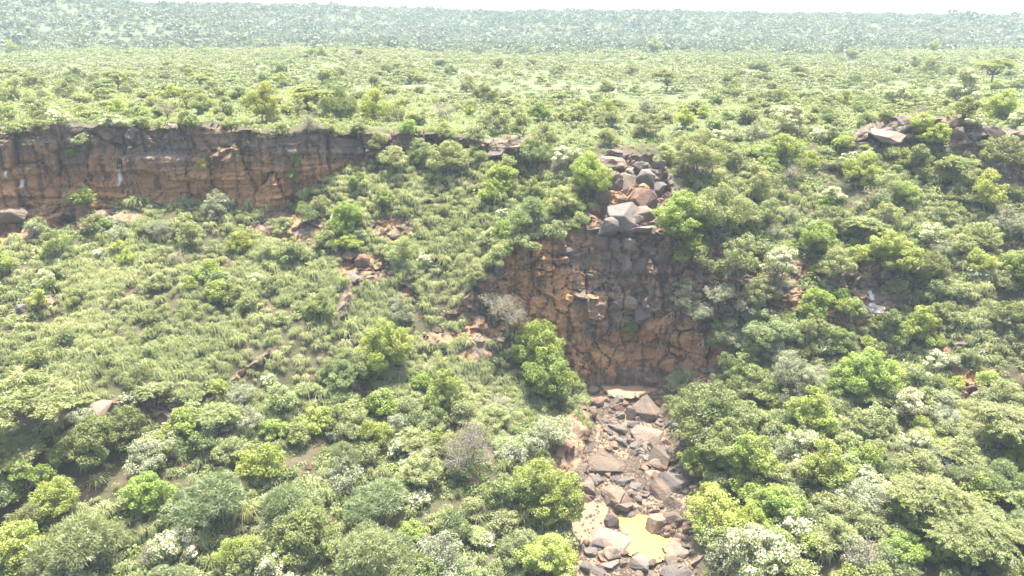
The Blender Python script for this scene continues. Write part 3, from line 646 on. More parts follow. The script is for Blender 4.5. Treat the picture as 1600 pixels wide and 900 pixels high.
for kind, lst in HERO.items():
    kind = kind.rstrip('_')
    for (px, py, r) in lst:
        k = KIND[kind]
        cliffy = (kind != 'acacia' and r <= 14 and py > 230 and py < 330 and px < 520) or (px, py) == (985, 516)
        off = .25 if cliffy else .72
        p, d = ground_at(px, min(py + off * r, 1000)); R = r * d / F * 1.1
        hs = 1.35 if (px, py) in ((412, 170), (585, 170), (845, 545), (850, 595), (785, 362), (545, 345), (1265, 250), (1335, 485)) else float(rng.uniform(.85, 1.3))
        lab = make_label(kind, px, py, r); look = LOOK[kind]
        # set the base so that the crown's centre stands where the photo has it
        q = Vector(p); q.z -= .15
        if not cliffy and 760 < px < 1420 and 380 < py + off * r < 590: q.y -= .45 * R; q.z -= .1 * R
        place_plant(kind, look[2], q, R, lab, look[1], None, hs); n_hero += 1

# ------------------------------------------------------------------ auto-placed plants (largest ones as things, the rest as one mass)
cellA = np.linalg.norm(np.cross(P[:-1, 1:] - P[:-1, :-1], P[1:, :-1] - P[:-1, :-1]), axis=-1)
def sample(cond, n, dens=None):
    w = cellA * cond[:-1, :-1]
    if dens is not None: w = w * dens[:-1, :-1]
    w = w.ravel(); cs = np.cumsum(w); k = np.searchsorted(cs, rng.uniform(0, cs[-1], n)); i, j = np.divmod(k, NC - 1)
    a, b = rng.uniform(0, 1, n)[:, None], rng.uniform(0, 1, n)[:, None]
    p = P[i, j] * (1 - a) * (1 - b) + P[i, j + 1] * (1 - a) * b + P[i + 1, j] * a * (1 - b) + P[i + 1, j + 1] * a * b
    return p, i, j
inframe = (PX2 > -90) & (PX2 < 1690)
midframe = (PX2 > -320) & (PX2 < 1920)
wideframe = (PX2 > -500) & (PX2 < 2100)
noR = 1 - sstep(.1, .5, rock); noB = 1 - sstep(.05, .3, bed)

# plain bushes
dn = .45 + 1.2 * sstep(-.15, .35, fbm(P, 34., 3, 131)); 
pp, pi_, pj_ = sample(wideframe & (VV > 10.6) & (VV < 15.7), 32000, dn * noR)
Rr = np.exp(rng.normal(math.log(.95), .30, len(pp))) * np.interp(pp[:, 1], [100, 180, 400], [.8, 1.0, 1.25])
ppx, ppy, pdd = pix(pp); show = Rr * F / pdd; show[(ppx < -20) | (ppx > 1620)] = 0
order = np.argsort(-show); indiv = order[:230]; rest = order[230:]
ZN = ['above the orange cliff', 'beyond the broken rim rocks', 'beyond the boulder cascade', 'beyond the dark rock shelf']
for t_, k in enumerate(indiv):
    kind = ['thorn', 'thorn', 'pale', 'thorn', 'acacia', 'acacia', 'pale', 'feathery', 'yellow'][int(rng.integers(0, 9))]
    z_ = ZN[0] if ppx[k] < 480 else ZN[1] if ppx[k] < 860 else ZN[2] if ppx[k] < 1250 else ZN[3]
    lb = make_label(kind, ppx[k], ppy[k] - 8, Rr[k] * F / pdd[k], True); gr_ = None if lb else f'{LOOK[kind][0]} group on the plain {z_}'
    place_plant(kind, LOOK[kind][2], Vector(pp[k]) - Vector((0, 0, .1)), Rr[k], lb or f'{LOOK[kind][0]} scattered on the open plain {z_}', LOOK[kind][1], gr_, float(rng.uniform(.8, 1.1)))
# far scrub as one mass: cheap leafy domes
def dome(seed, nq=64, big=.34):
    rg = np.random.default_rng(seed); lob = [(np.array([rg.uniform(-.45, .45), rg.uniform(-.45, .45), rg.uniform(.3, .6)]), rg.uniform(.4, .6)) for _ in range(5)]
    cs, ns = [], []
    for i in range(nq):
        c, lr = lob[i % 5]; d = unit(rg, 1)[0]; d[2] = abs(d[2]) * .9 - .2; cs.append(c + d * lr * np.array([1, 1, .75])); ns.append(d + unit(rg, 1)[0] * .7 + np.array([0, 0, .4]))
    v, q = leaves(np.array(cs), np.array(ns), big, big * .85, rg); return v, q
def mass(name, pts, R, templates, mat, label, tint, squash=None, jitter=.12):
    V, Q, Tn = [], [], []; nv = 0; n = len(pts); tid = rng.integers(0, len(templates), n); rot = rng.uniform(0, 6.283, n)
    for t_ in range(len(templates)):
        s = tid == t_; m = int(s.sum())
        if not m: continue
        tv, tq = templates[t_][:2]; c, s_ = np.cos(rot[s])[:, None], np.sin(rot[s])[:, None]
        x = tv[None, :, 0] * c - tv[None, :, 1] * s_; y = tv[None, :, 0] * s_ + tv[None, :, 1] * c; z = np.repeat(tv[None, :, 2], m, 0)
        sq = (np.ones(m) if squash is None else squash[s])[:, None]
        v = np.stack([x, y, z * sq], -1) * R[s][:, None, None] + pts[s][:, None, :]
        V.append(v.reshape(-1, 3)); Q.append((tq[None] + (np.arange(m) * len(tv))[:, None, None]).reshape(-1, tq.shape[1]) + nv); nv += m * len(tv)
        nq = len(tv) // 4 if tq.shape[1] == 4 and len(tv) == 4 * len(tq) else 0
        base = np.repeat(tint[s], len(tv))
        if nq: base = base + np.repeat(rng.normal(0, jitter, m * nq), 4)
        Tn.append(np.clip(base, 0, 1))
    me = mesh_np(name, np.concatenate(V), np.concatenate(Q), mat, np.concatenate(Tn)); o = link(name, me); o['kind'] = 'stuff'; o['label'] = label; return o
DOMES = [dome(900 + i) for i in range(8)]
r_p = pp[rest]
mass('far_scrub', r_p, Rr[rest] * 1.05, DOMES, SCRUB, 'bushes dotted over the far plain, fading with distance', np.clip(.5 + .5 * fbm(r_p, 40., 3, 7) + rng.normal(0, .2, len(rest)), 0, 1), rng.uniform(.7, 1.1, len(rest)), .06)
dn2 = sstep(14.75, 15.6, VV + .5 * fbm(P, 35., 3, 134)) * (.8 + .5 * sstep(-.3, .4, fbm(P, 40., 3, 133)))
hp, hi_, hj_ = sample(wideframe & (VV >= 14.8) & (VV < 18.6), 32000, dn2)
mass('hill_woodland', hp, np.exp(rng.normal(math.log(1.9), .35, len(hp))), [dome(950 + i, 42, .40) for i in range(6)], HILLSCRUB, 'woodland covering the long hills on the horizon', np.clip(.42 + .5 * fbm(hp, 55., 3, 6) + rng.normal(0, .13, len(hp)), 0, 1), rng.uniform(.8, 1.25, len(hp)), .04)

# slope filler bushes (things)
fp, fi, fj = sample((PX2 > -200) & (PX2 < 1800) & (VV > 3.5) & (VV < 9.9), 480, noR * noB * (.35 + .9 * (1 - sstep(5.6, 6.6, VV)) + .8 * (PX2 > 1100)))
fx, fy, fd = pix(fp)
ZN2 = [((0, 0, 560, 480), 'on the grassy slope under the orange cliff'), ((0, 480, 560, 950), 'in the thicket below the tussock slope'), ((560, 0, 880, 560), 'on the slope beside the waterfall cliff'),
       ((560, 560, 960, 950), 'in the thicket beside the stream bed'), ((880, 0, 1250, 560), 'beside the boulder cascade'), ((960, 560, 1250, 950), 'on the bank above the grey boulders'),
       ((1250, 0, 1700, 480), 'under the dark rock shelf'), ((1250, 480, 1700, 950), 'in the far lower thicket below the crag')]
for k in range(len(fp)):
    if 560 < fx[k] < 700 and fy[k] < 560 and rng.random() < .6: continue
    if 120 < fx[k] < 560 and 430 < fy[k] < 570 and rng.random() < .7: continue
    if 880 < fx[k] < 1115 and fy[k] > 225: continue
    kind = ['leafy', 'pale', 'dark', 'thorn', 'yellow', 'pale', 'silver', 'thorn', 'feathery', 'flower', 'acacia', 'pale'][int(rng.integers(0, 12))]
    z_ = next((z[1] for z in ZN2 if z[0][0] <= fx[k] + 90 and fx[k] < z[0][2] and z[0][1] <= fy[k] < z[0][3]), ZN2[-1][1])
    R = float(rng.uniform(.7, 1.4)) * (1.5 if fy[k] > 600 else 1.15 if fx[k] > 1050 else .85)
    lb = make_label(kind, fx[k], fy[k] - 12, R * F / fd[k], True); gr_ = None if lb else f'small {LOOK[kind][0]} group {z_}'
    place_plant(kind, LOOK[kind][2], Vector(fp[k]) - Vector((0, 0, .15)), R, lb or f'small {LOOK[kind][0]} filling a gap {z_}', LOOK[kind][1], gr_, float(rng.uniform(.85, 1.15)))

# ------------------------------------------------------------------ grass tussocks and undergrowth
def tussock(seed, nb=72):
    rg = np.random.default_rng(seed); V, Q = [], []
    for b in range(nb):
        th = rg.uniform(0, 6.283); lean = rg.uniform(.05, 1.0); L = rg.uniform(.82, 1.12); w = rg.uniform(.010, .020)
        d = np.array([math.cos(th), math.sin(th), 0]); s = np.array([-d[1], d[0], 0]); s = s + rg.normal(0, .15, 3); p0 = d * rg.uniform(0, .1)
        p1 = p0 + L * (d * .20 * lean + np.array([0, 0, .50])); p2 = p0 + L * (d * .42 * lean + np.array([0, 0, .72 - .16 * lean])); p3 = p0 + L * (d * (.62 * lean + .04) + np.array([0, 0, .74 - .58 * lean]))
        k = len(V)
        V += [p0 - s * w * .6, p0 + s * w * .6, p1 + s * w, p1 - s * w, p1 - s * w, p1 + s * w, p2 + s * w, p2 - s * w, p2 - s * w, p2 + s * w, p3 + s * w * .3, p3 - s * w * .3]
        Q += [(k, k + 1, k + 2, k + 3), (k + 4, k + 5, k + 6, k + 7), (k + 8, k + 9, k + 10, k + 11)]
    return np.array(V), np.array(Q)
TUS = [tussock(300 + i) for i in range(5)]
slope = (VV > 3.1) & (VV < 9.2); 
tden = noR * noB * (.22 + 1.0 * sstep(-.12, .22, fbm(P, 5., 3, 141))) * (1 + 1.6 * ((PX2 > 60) & (PX2 < 800) & (PY2 > 380) & (PY2 < 600)) - .6 * (PY2 > 700))
tp, ti, tj = sample(midframe & slope, 14000, tden)
mass('grass', tp, np.exp(rng.normal(math.log(.98), .28, len(tp))), TUS, GRASS, 'drooping pale grass tussocks covering the gorge slopes', np.clip((.55 + .9 * fbm(tp, 9., 3, 5) + rng.normal(0, .22, len(tp))), 0, 1), rng.uniform(.75, 1.1, len(tp)), .03)
gp, gi, gj = sample(midframe & (VV > 9.95) & (VV < 12.6), 11500, noR)
mass('plain_grass', gp, np.exp(rng.normal(math.log(.6), .25, len(gp))), [tussock(400 + i, 26) for i in range(4)], GRASS, 'light green grass along the plateau edge', np.clip(rng.normal(.75, .2, len(gp)), 0, 1), None, .07)
# a few tussocks rooted on ledges of the cliffs
lp, li, lj = sample(inframe & (rock > .5) & (VV > 6.9) & (VV < 10.4) & (casc < .2) & ~((PX2 > 830) & (PX2 < 1060) & (VV < 8.6)), 500, sstep(.25, .6, normals(P)[..., 2]) + .02)
mass('ledge_grass', lp, rng.uniform(.35, .7, len(lp)), TUS, GRASS, 'grass tufts rooted on the ledges of the cliffs', rng.uniform(.2, .9, len(lp)), None, .07)
def clump(seed, nq=46):
    rg = np.random.default_rng(seed); o = unit(rg, nq); o[:, 2] = np.abs(o[:, 2]); c = o * rg.uniform(.5, 1, nq)[:, None] * np.array([1, 1, .7]) + fbm(o * 3 + seed, 1, 2, 3)[:, None] * .15
    return leaves(c, o + unit(rg, nq) * .8 + np.array([0, 0, .5]), .30, .22, rg)
CL = [clump(500 + i) for i in range(6)]
uden = noR * noB * (.15 + 1.2 * sstep(-.05, .35, fbm(P, 5., 3, 151))) * (1 + .8 * (PY2 > 560) + .7 * (PX2 > 1080) + 1.0 * (PY2 < 450)) * (1 - .75 * ((PX2 > 60) & (PX2 < 800) & (PY2 > 400) & (PY2 < 610)))
up, ui, uj = sample(midframe & (VV > 3.1) & (VV < 11), 13500, uden * (1 + 1.5 * (VV < 4)))
mass('undergrowth', up, np.exp(rng.normal(math.log(.55), .3, len(up))), CL, UNDER, 'low leafy undergrowth between the bushes', np.clip(.45 + .5 * fbm(up, 8., 3, 9) + rng.normal(0, .22, len(up)), 0, 1), rng.uniform(.7, 1.2, len(up)), .12)

# ------------------------------------------------------------------ boulders
def boulder(seed, flat=1.0):
    rg = np.random.default_rng(seed); import bmesh
    bm = bmesh.new()
    n = int(rg.integers(13, 20)); pts = unit(rg, n) * rg.uniform(.82, 1.0, n)[:, None]
    pts = np.sign(pts) * np.abs(pts) ** .8
    for p in pts: bm.verts.new(p)
    r = bmesh.ops.convex_hull(bm, input=bm.verts)
    bmesh.ops.delete(bm, geom=[g for g in r.get('geom_interior', []) if isinstance(g, bmesh.types.BMVert)], context='VERTS')
    bmesh.ops.dissolve_limit(bm, angle_limit=.30, verts=bm.verts, edges=bm.edges)
    bmesh.ops.bevel(bm, geom=list(bm.edges), offset=.04, segments=1, affect='EDGES', profile=.6)
    bmesh.ops.triangulate(bm, faces=bm.faces)
    bmesh.ops.subdivide_edges(bm, edges=[e for e in bm.edges if e.calc_length() > .22], cuts=2, use_grid_fill=True)
    bmesh.ops.triangulate(bm, faces=bm.faces)
    co = np.array([v.co[:] for v in bm.verts]); nr = np.array([v.normal[:] for v in bm.verts]); bm.normal_update()
    d = fbm(co + seed * 3.1, .7, 4, seed) * .15 + fbm(co + seed, .22, 2, seed + 5) * .035
    for i, v in enumerate(bm.verts): v.co = Vector(co[i] + (co[i] / (np.linalg.norm(co[i]) + 1e-6)) * d[i])
    me = bpy.data.meshes.new('boulder'); bm.to_mesh(me); bm.free()
    me.polygons.foreach_set('use_smooth', np.full(len(me.polygons), False)); return me
BM = {}
def boulder_mesh(i, mat):
    key = (i, mat.name)
    if key not in BM: m = boulder(700 + i); m.materials.append(mat); BM[key] = m
    return BM[key]
def place_boulder(px, py, rx, ry, mat, label, name='boulder', group=None, lift=.25, flat=None, yaw=None, seed=None):
    p, d = ground_at(px, py + ry * .45); a = rx * d / F; b = ry * d / F
    o = link(name, boulder_mesh(int(rng.integers(0, 14)) if seed is None else seed, mat), None, (p[0], p[1] + a * .15, p[2] + b * lift))
    a *= 1.1; b *= 1.12; o.scale = (a * 1.06, a * float(rng.uniform(.8, 1.05)), (flat if flat else 1.12) * b)
    o.rotation_euler = (rng.uniform(-.15, .15), rng.uniform(-.15, .15), rng.uniform(-.5, .5) if yaw is None else yaw)
    o['label'] = label; o['category'] = 'boulder'
    if group: o['group'] = group
    return o
B_, G_, R_, K_ = STONE, STONE_GREY, STONE_RED, STONE_PINK
ROCKS = [
 (1011, 639, 22, 22, B_, 'huge square brown boulder just below the foot of the dry waterfall'), (984, 643, 10, 14, B_, 'upright brown boulder leaning against the huge square one'),
 (966, 646, 10, 8, G_, 'rounded boulder left of the upright brown boulder'), (1010, 674, 25, 18, B_, 'huge flat-topped wedge boulder under the square boulder'),
 (970, 668, 11, 10, G_, 'pale boulder left of the huge flat-topped wedge'), (951, 664, 7, 5, G_, 'small pale boulder by the red earth bank'), (949, 655, 7, 4, G_, 'small whitish slab left of the rounded boulder'),
 (961, 683, 8, 8, B_, 'brown boulder in the gravel left of the wedge boulder'), (975, 689, 8, 8, G_, 'grey boulder touching the foot of the wedge boulder'), (991, 693, 8, 6, G_, 'whitish oval stone below the wedge boulder'),
 (996, 703, 9, 9, G_, 'grey boulder at the edge of the sandy puddle'), (929, 648, 10, 12, R_, 'rusty boulder stuck in the red earth bank'), (911, 646, 12, 10, R_, 'rusty slab high on the red earth bank'),
 (930, 625, 12, 9, R_, 'rusty rubble block beside the waterfall foot'), (912, 632, 9, 6, R_, 'flat rusty block on top of the earth bank'),
 (1027, 714, 23, 18, B_, 'big brown boulder with a scooped top in mid stream bed'), (1054, 731, 12, 12, G_, 'smooth grey boulder right of the scooped boulder'), (1085, 733, 20, 11, G_, 'long grey slab in the shade of the right bank'),
 (945, 724, 30, 12, B_, 'wide pale slab of rock above the gravel'), (1032, 761, 17, 20, B_, 'tall tan boulder with a lit top'), (1022, 741, 13, 7, B_, 'flat brown boulder behind the tall tan one'),
 (958, 774, 19, 16, B_, 'large layered boulder in the middle of the gravel'), (920, 763, 14, 12, B_, 'brown boulder at the edge of the left bank'), (994, 757, 11, 8, G_, 'pale grey block above the shaded gap'),
 (1004, 768, 10, 8, G_, 'dark grey boulder in the shaded gap'), (998, 778, 9, 6, G_, 'small white-topped stone in the shaded gap'), (1048, 784, 14, 13, B_, 'pointed boulder right of the tall tan one'),
 (1058, 752, 9, 8, G_, 'grey stone under the grey slabs'), (1070, 746, 9, 9, G_, 'squarish grey stone near the right bank'), (1075, 760, 14, 7, G_, 'flat dark slab near the right bank'),
 (1024, 794, 8, 7, B_, 'small brown stone above the pool boulders'), (957, 812, 12, 14, G_, 'grey boulder at the upper left tip of the muddy pool'), (981, 801, 12, 8, G_, 'pale flat-faced block at the top edge of the muddy pool'),
 (1000, 800, 8, 8, R_, 'rusty stone at the inlet of the muddy pool'), (1027, 817, 17, 15, B_, 'big grey-brown boulder standing in the muddy pool'), (1052, 810, 17, 15, B_, 'knobbly boulder behind the one in the muddy pool'),
 (934, 846, 11, 9, G_, 'dark jagged stone below the pink slab'), (923, 857, 11, 8, G_, 'cracked dark stones left of the pink slab'), (948, 874, 18, 10, G_, 'pale boulder below the dark jagged stones'),
 (999, 880, 19, 13, G_, 'wedge-shaped boulder at the lower edge of the muddy pool'), (1013, 896, 18, 9, B_, 'flat pinkish boulder cut by the bottom of the picture'), (1057, 844, 9, 6, R_, 'small rusty stone on the right shore of the muddy pool'),
 (1060, 858, 20, 10, B_, 'long low boulder on the right shore of the muddy pool'), (1047, 872, 13, 8, B_, 'dark oval boulder at the lower right of the muddy pool'), (1086, 870, 12, 14, B_, 'upright boulder under the right bank trees'),
 (1055, 893, 24, 9, G_, 'broad smooth boulder at the lower right end of the stream bed'), (915, 885, 9, 9, G_, 'dark angular stone at the lower left end of the stream bed'), (935, 890, 11, 7, G_, 'pale low stone at the bottom of the stream bed'),
 (890, 818, 7, 9, B_, 'dark upright stone at the edge of the sandbank'), (893, 833, 7, 6, G_, 'small round stone at the edge of the sandbank'), (903, 846, 8, 6, G_, 'small stone below the sandbank'),
 (1070, 690, 9, 8, G_, 'grey stone beside the huge bank bush'), (1040, 655, 10, 12, G_, 'dark grey stone right of the square boulder'), (1050, 668, 8, 8, G_, 'small grey stone under the bank bush'), (1040, 690, 8, 6, R_, 'rusty stone under the wedge boulder tip'),
 # cascade above the waterfall
 (958, 266, 9, 7, B_, 'pale squarish block high on the left of the cascade'), (961, 257, 5, 5, B_, 'small upright block at the cascade top'), (980, 284, 11, 14, B_, 'stepped block with a bright top in the cascade'),
 (962, 284, 10, 13, B_, 'rounded block on the left edge of the cascade'), (1004, 304, 17, 17, R_, 'big orange-faced block in the middle of the cascade'), (1006, 273, 11, 12, G_, 'dark grey block behind the orange-faced block'),
 (1027, 281, 13, 14, G_, 'grey cube-like block on the right of the cascade'), (955, 247, 18, 7, B_, 'long dark ledge stone at the head of the cascade'), (1000, 257, 10, 8, B_, 'brown block in the head of the cascade'),
 (985, 259, 11, 5, B_, 'flat stone in the centre of the cascade head'), (971, 324, 19, 20, G_, 'large pale-faced block above the waterfall lip'), (1001, 352, 16, 9, G_, 'bright flat block on the waterfall lip'),
 (950, 346, 12, 14, G_, 'leaning grey block left of the waterfall lip'), (1042, 300, 9, 6, B_, 'small block right of the orange-faced block'), (962, 229, 12, 5, B_, 'flat stone at the very top of the cascade'),
 (972, 238, 9, 5, G_, 'pale stone just under the top of the cascade'), (940, 259, 9, 9, B_, 'brown block at the left of the cascade head'), (1025, 253, 10, 8, G_, 'dark block under the bush at the cascade head'),
 (990, 335, 11, 8, B_, 'brown block wedged between the pale blocks'), (1012, 330, 12, 9, B_, 'dark block under the orange-faced block'), (941, 365, 9, 7, G_, 'whitish broken block at the left end of the lip'),
 (935, 374, 10, 9, B_, 'brown block on the left shoulder of the waterfall lip'), (960, 378, 13, 11, G_, 'cracked grey block hanging under the waterfall lip'), (985, 380, 12, 10, B_, 'dark block under the middle of the waterfall lip'), (1012, 378, 13, 12, G_, 'grey block under the bright flat lip block'), (1036, 388, 12, 13, G_, 'dark grey block at the right end of the lip'),
 (948, 400, 11, 12, G_, 'slanted grey face block below the left of the lip'), (975, 406, 13, 13, B_, 'big brown face block below the middle of the lip'), (1006, 408, 12, 13, G_, 'tall grey face block below the lip'), (990, 432, 11, 10, R_, 'rusty block sticking out of the waterfall face'), (1000, 488, 16, 12, G_, 'pale grey bulge low on the waterfall face'), (960, 470, 12, 12, G_, 'rounded grey block low on the waterfall face'), (985, 468, 13, 11, B_, 'brown block above the pale grey bulge'),
 (944, 300, 9, 10, B_, 'brown block on the left side of the chute'), (1030, 318, 10, 10, G_, 'grey block on the right side of the chute'), (950, 325, 9, 11, B_, 'narrow brown block left of the large pale-faced block'), (1020, 352, 11, 9, B_, 'brown block beside the bright flat lip block'),
 # rim
 (1342, 224, 24, 9, G_, 'dark layered slab at the left end of the rock shelf'), (1385, 208, 26, 13, B_, 'large slanting slab of the dark rock shelf'), (1450, 184, 24, 7, B_, 'flat pinkish slab on top of the rock shelf'),
 (1495, 208, 11, 13, B_, 'square rim block right of the rock shelf'), (1550, 205, 14, 10, B_, 'rounded rim block with a dark overhang'), (1590, 207, 11, 10, B_, 'rim block near the right end of the plateau edge'),
 (1420, 213, 14, 9, G_, 'dark stone under the flat pinkish slab'), (775, 240, 18, 8, G_, 'pale slanting slab on the broken rim'), (800, 226, 16, 9, B_, 'brown rim rock beside the pale slab'),
 (598, 214, 13, 8, B_, 'brown rim block at the end of the long cliff'), (570, 406, 12, 12, R_, 'rusty knob of the outcrop on the grassy slope'), (556, 432, 12, 9, G_, 'dark boulder under the rusty knob'), (590, 520, 10, 8, R_, 'broken rusty stone right of the rusty knob'),
 (32, 478, 10, 9, G_, 'dark boulder among the tussocks at the left edge'), (160, 638, 22, 12, B_, 'dark overhanging block in the low ledge'), (290, 645, 20, 14, B_, 'rounded dark block at the right end of the low ledge'),
 (1515, 600, 14, 9, R_, 'tan block in the rock pile on the far bank'), (1528, 618, 13, 9, G_, 'pale grey pointed stones under the tan block'), (1475, 505, 6, 8, G_, 'small dark upright stone on the far slope'),
 (1500, 533, 13, 6, B_, 'flat brown stones on the far slope'), (1535, 545, 12, 6, B_, 'low dark stones above the rock pile'), (1340, 358, 8, 6, R_, 'small pinkish boulder below the bright bush'), (1540, 355, 9, 6, R_, 'small reddish boulder near the right edge'),
 (1330, 625, 9, 6, B_, 'flat brown stone under the tall bright bush'), (20, 330, 24, 11, B_, 'dark layered boulder at the foot of the orange cliff'), (180, 340, 14, 9, G_, 'grey boulder at the foot of the pillar block'),
]
for i, (px, py, rx, ry, mt, lab) in enumerate(ROCKS):
    bedq = 880 < px < 1110 and py > 600
    if 925 < px < 1050 and 225 < py < 375: rx *= 1.3; ry *= 1.25
    fl = .7 if 'slab' in lab or 'flat' in lab else None
    place_boulder(px, py, rx, ry, mt, lab, lift=.30 if bedq else (-.15 if 925 < px < 1050 and 225 < py < 500 else .15), flat=fl, seed=i % 14)
# the wide pink slab that dips into the pool
o = place_boulder(950, 834, 34, 20, K_, 'broad pink and white slab sloping into the muddy pool', 'rock_slab', lift=-.1, flat=.55, seed=3, yaw=-.5)
o['category'] = 'rock'; 
# smaller stones of the bed
SLM = [((1011, 639), 'the huge square boulder'), ((1010, 674), 'the huge wedge boulder'), ((1027, 714), 'the scooped brown boulder'), ((1032, 761), 'the tall tan boulder'), ((958, 774), 'the large layered boulder'),
       ((945, 724), 'the wide pale slab'), ((1027, 817), 'the boulder in the pool'), ((950, 834), 'the pink slab'), ((999, 880), 'the wedge boulder under the pool'), ((915, 690), 'the red earth bank'), ((1085, 733), 'the long shaded slab'),
       ((920, 763), 'the brown left bank boulder'), ((970, 668), 'the pale boulder above the gravel'), ((1060, 858), 'the low boulder on the right shore'), ((920, 815), 'the sandbank'), ((960, 605), 'the puddle at the waterfall foot'), ((925, 865), 'the cracked dark stones')]
sp_, si, sj = sample(inframe & (bed > .6) & (VV < 7.0), 430, .3 + sstep(-.1, .3, fbm(P, 3., 2, 171)))
sx_, sy_, sd_ = pix(sp_)
def inpoly(x, y, poly):
    c = False
    for i in range(len(poly)):
        x1, y1 = poly[i]; x2, y2 = poly[i - 1]
        if (y1 > y) != (y2 > y) and x < (x2 - x1) * (y - y1) / (y2 - y1) + x1: c = not c
    return c
st_s = np.exp(rng.normal(math.log(.36), .42, len(sp_))); small_ = []; n_st = 0
for k in np.argsort(-st_s):
    if inpoly(sx_[k], sy_[k], POOL) or (888 < sx_[k] < 955 and 785 < sy_[k] < 850) or (930 < sx_[k] < 1000 and 592 < sy_[k] < 618): continue
    mt = [G_, B_, B_, R_][int(rng.integers(0, 4))]; s = float(st_s[k])
    if n_st >= 240: small_.append(k); continue
    n_st += 1
    o = link('stone', boulder_mesh(int(rng.integers(0, 14)), mt), None, (sp_[k][0], sp_[k][1], sp_[k][2] + s * .25)); o.scale = (s * rng.uniform(.9, 1.3), s, s * rng.uniform(.6, .95)); o.rotation_euler = (rng.uniform(-.4, .4), rng.uniform(-.4, .4), rng.uniform(0, 6.28))
    z_ = 'above the muddy pool' if sy_[k] < 800 else 'around and below the muddy pool'
    cn = {'grey_basalt': 'grey', 'brown_basalt': 'brown', 'rusty_stone': 'rusty'}[mt.name]
    sz = 'tiny' if s < .27 else 'small' if s < .42 else 'middling'
    lb = uniq(f'{sz} {cn} stone', sx_[k], sy_[k], SLM, True)
    o['label'] = lb or f'{sz} {cn} stone lying loose in the stream bed {z_}'; o['category'] = 'stone'
    if not lb: o['group'] = f'{sz} {cn} stones in the stream bed {z_}'
# stones half sunk along the edges of the two pools
for poly, nm_, zz, n_s in ((POOL, 'the muddy pool', ZPOOL[0], 34), (PUD, 'the puddle at the waterfall foot', ZPOOL[1], 16)):
    for k in range(n_s):
        f = k / n_s * len(poly); i0 = int(f); a, b = np.array(poly[i0], float), np.array(poly[(i0 + 1) % len(poly)], float); q = a + (b - a) * (f - i0); c0 = np.array(poly, float).mean(0); q = c0 + (q - c0) * rng.uniform(1.0, 1.12)
        d_ = np.array([(q[0] - 800) / F, cp + (450 - q[1]) / F * sp, -sp + (450 - q[1]) / F * cp]); t_ = (zz - CZ) / d_[2]; s_ = float(np.exp(rng.normal(math.log(.27), .4))); mt = [G_, B_, B_, R_][int(rng.integers(0, 4))]
        o = link('stone', boulder_mesh(int(rng.integers(0, 14)), mt), None, (d_[0] * t_, d_[1] * t_, zz + s_ * .1)); o.scale = (s_ * rng.uniform(.9, 1.4), s_, s_ * .7); o.rotation_euler = (rng.uniform(-.4, .4), rng.uniform(-.4, .4), rng.uniform(0, 6.28))
        cn = {'grey_basalt': 'grey', 'brown_basalt': 'brown', 'rusty_stone': 'rusty'}[mt.name]; lb = uniq(f'wet {cn} edge stone', q[0], q[1], SLM, True)
        o['label'] = lb or f'wet {cn} stone half sunk along the edge of {nm_}'; o['category'] = 'stone'
        if not lb: o['group'] = f'wet {cn} stones along the edge of {nm_}'
# gravel
def pebble(seed):
    rg = np.random.default_rng(seed)
    v = np.array([(1, 0, 0), (-1, 0, 0), (0, 1, 0), (0, -1, 0), (0, 0, .8), (0, 0, -.6)], float) * rg.uniform(.7, 1.2, (6, 1))
    q = np.array([(0, 2, 4), (2, 1, 4), (1, 3, 4), (3, 0, 4), (2, 0, 5), (1, 2, 5), (3, 1, 5), (0, 3, 5)]); return v, q
gv, gi_, gj_ = sample(inframe & (bed > .35) & (VV < 7.05), 13000, .3 + sstep(-.1, .3, fbm(P, 2., 2, 172)))
gx, gy, gd = pix(gv)
keep = np.array([not inpoly(a, b, POOL) and not (888 < a < 952 and 785 < b < 850 and rng.random() < .9) for a, b in zip(gx, gy)])
gv = gv[keep]
mass('gravel', gv + np.array([0, 0, .03]), np.exp(rng.normal(math.log(.12), .4, len(gv))), [pebble(i) for i in range(6)], STONE, 'loose gravel and cobbles covering the stream bed', rng.uniform(0, 1, len(gv)))
sm = np.array(small_)
mass('cobbles', sp_[sm] + np.array([0, 0, .05]), st_s[sm], [pebble(40 + i) for i in range(6)], STONE_GREY, 'smaller cobbles packed between the boulders of the stream bed', rng.uniform(0, 1, len(sm)))
# scree on the slopes
sv, _, _ = sample(inframe & (VV > 4.5) & (VV < 9.0), 1600, noB * sstep(-.05, .3, fbm(P, 6., 3, 173)) )
mass('rubble', sv, np.exp(rng.normal(math.log(.22), .45, len(sv))), [pebble(20 + i) for i in range(6)], STONE_RED, 'small rocks lying between the tussocks', rng.uniform(0, 1, len(sv)))

# ------------------------------------------------------------------ water
def ray_plane(px, py, z):
    d = np.array([(px - 800) / F, cp + (450 - py) / F * sp, -sp + (450 - py) / F * cp]); t = (z - CZ) / d[2]; return np.array([d[0] * t, d[1] * t, z])
def pool(name, poly, z, mat, label):
    pts = []
    n = len(poly)
    for i in range(n):
        a, b = np.array(poly[i], float), np.array(poly[(i + 1) % n], float)
        for f in (0, .2, .4, .6, .8): pts.append(ray_plane(*(a * (1 - f) + b * f), z))
    pts = np.array(pts); c = pts.mean(0); pts += (pts - c) * (fbm(pts, .9, 3, 12)[:, None] * .10); pts[:, 2] = z
    V = np.vstack([pts, c]); m = len(pts); Q = [(i, (i + 1) % m, m) for i in range(m)]
    me = mesh_np(name, V, np.array(Q), mat); o = link(name, me); o['kind'] = 'structure'; o['label'] = label
def bed_level(x0, x1, y0, y1, q):
    s = (LPX > x0) & (LPX < x1) & (LPY > y0) & (LPY < y1); return np.percentile(LP[s][:, 2], q)
zp = ZPOOL[0]
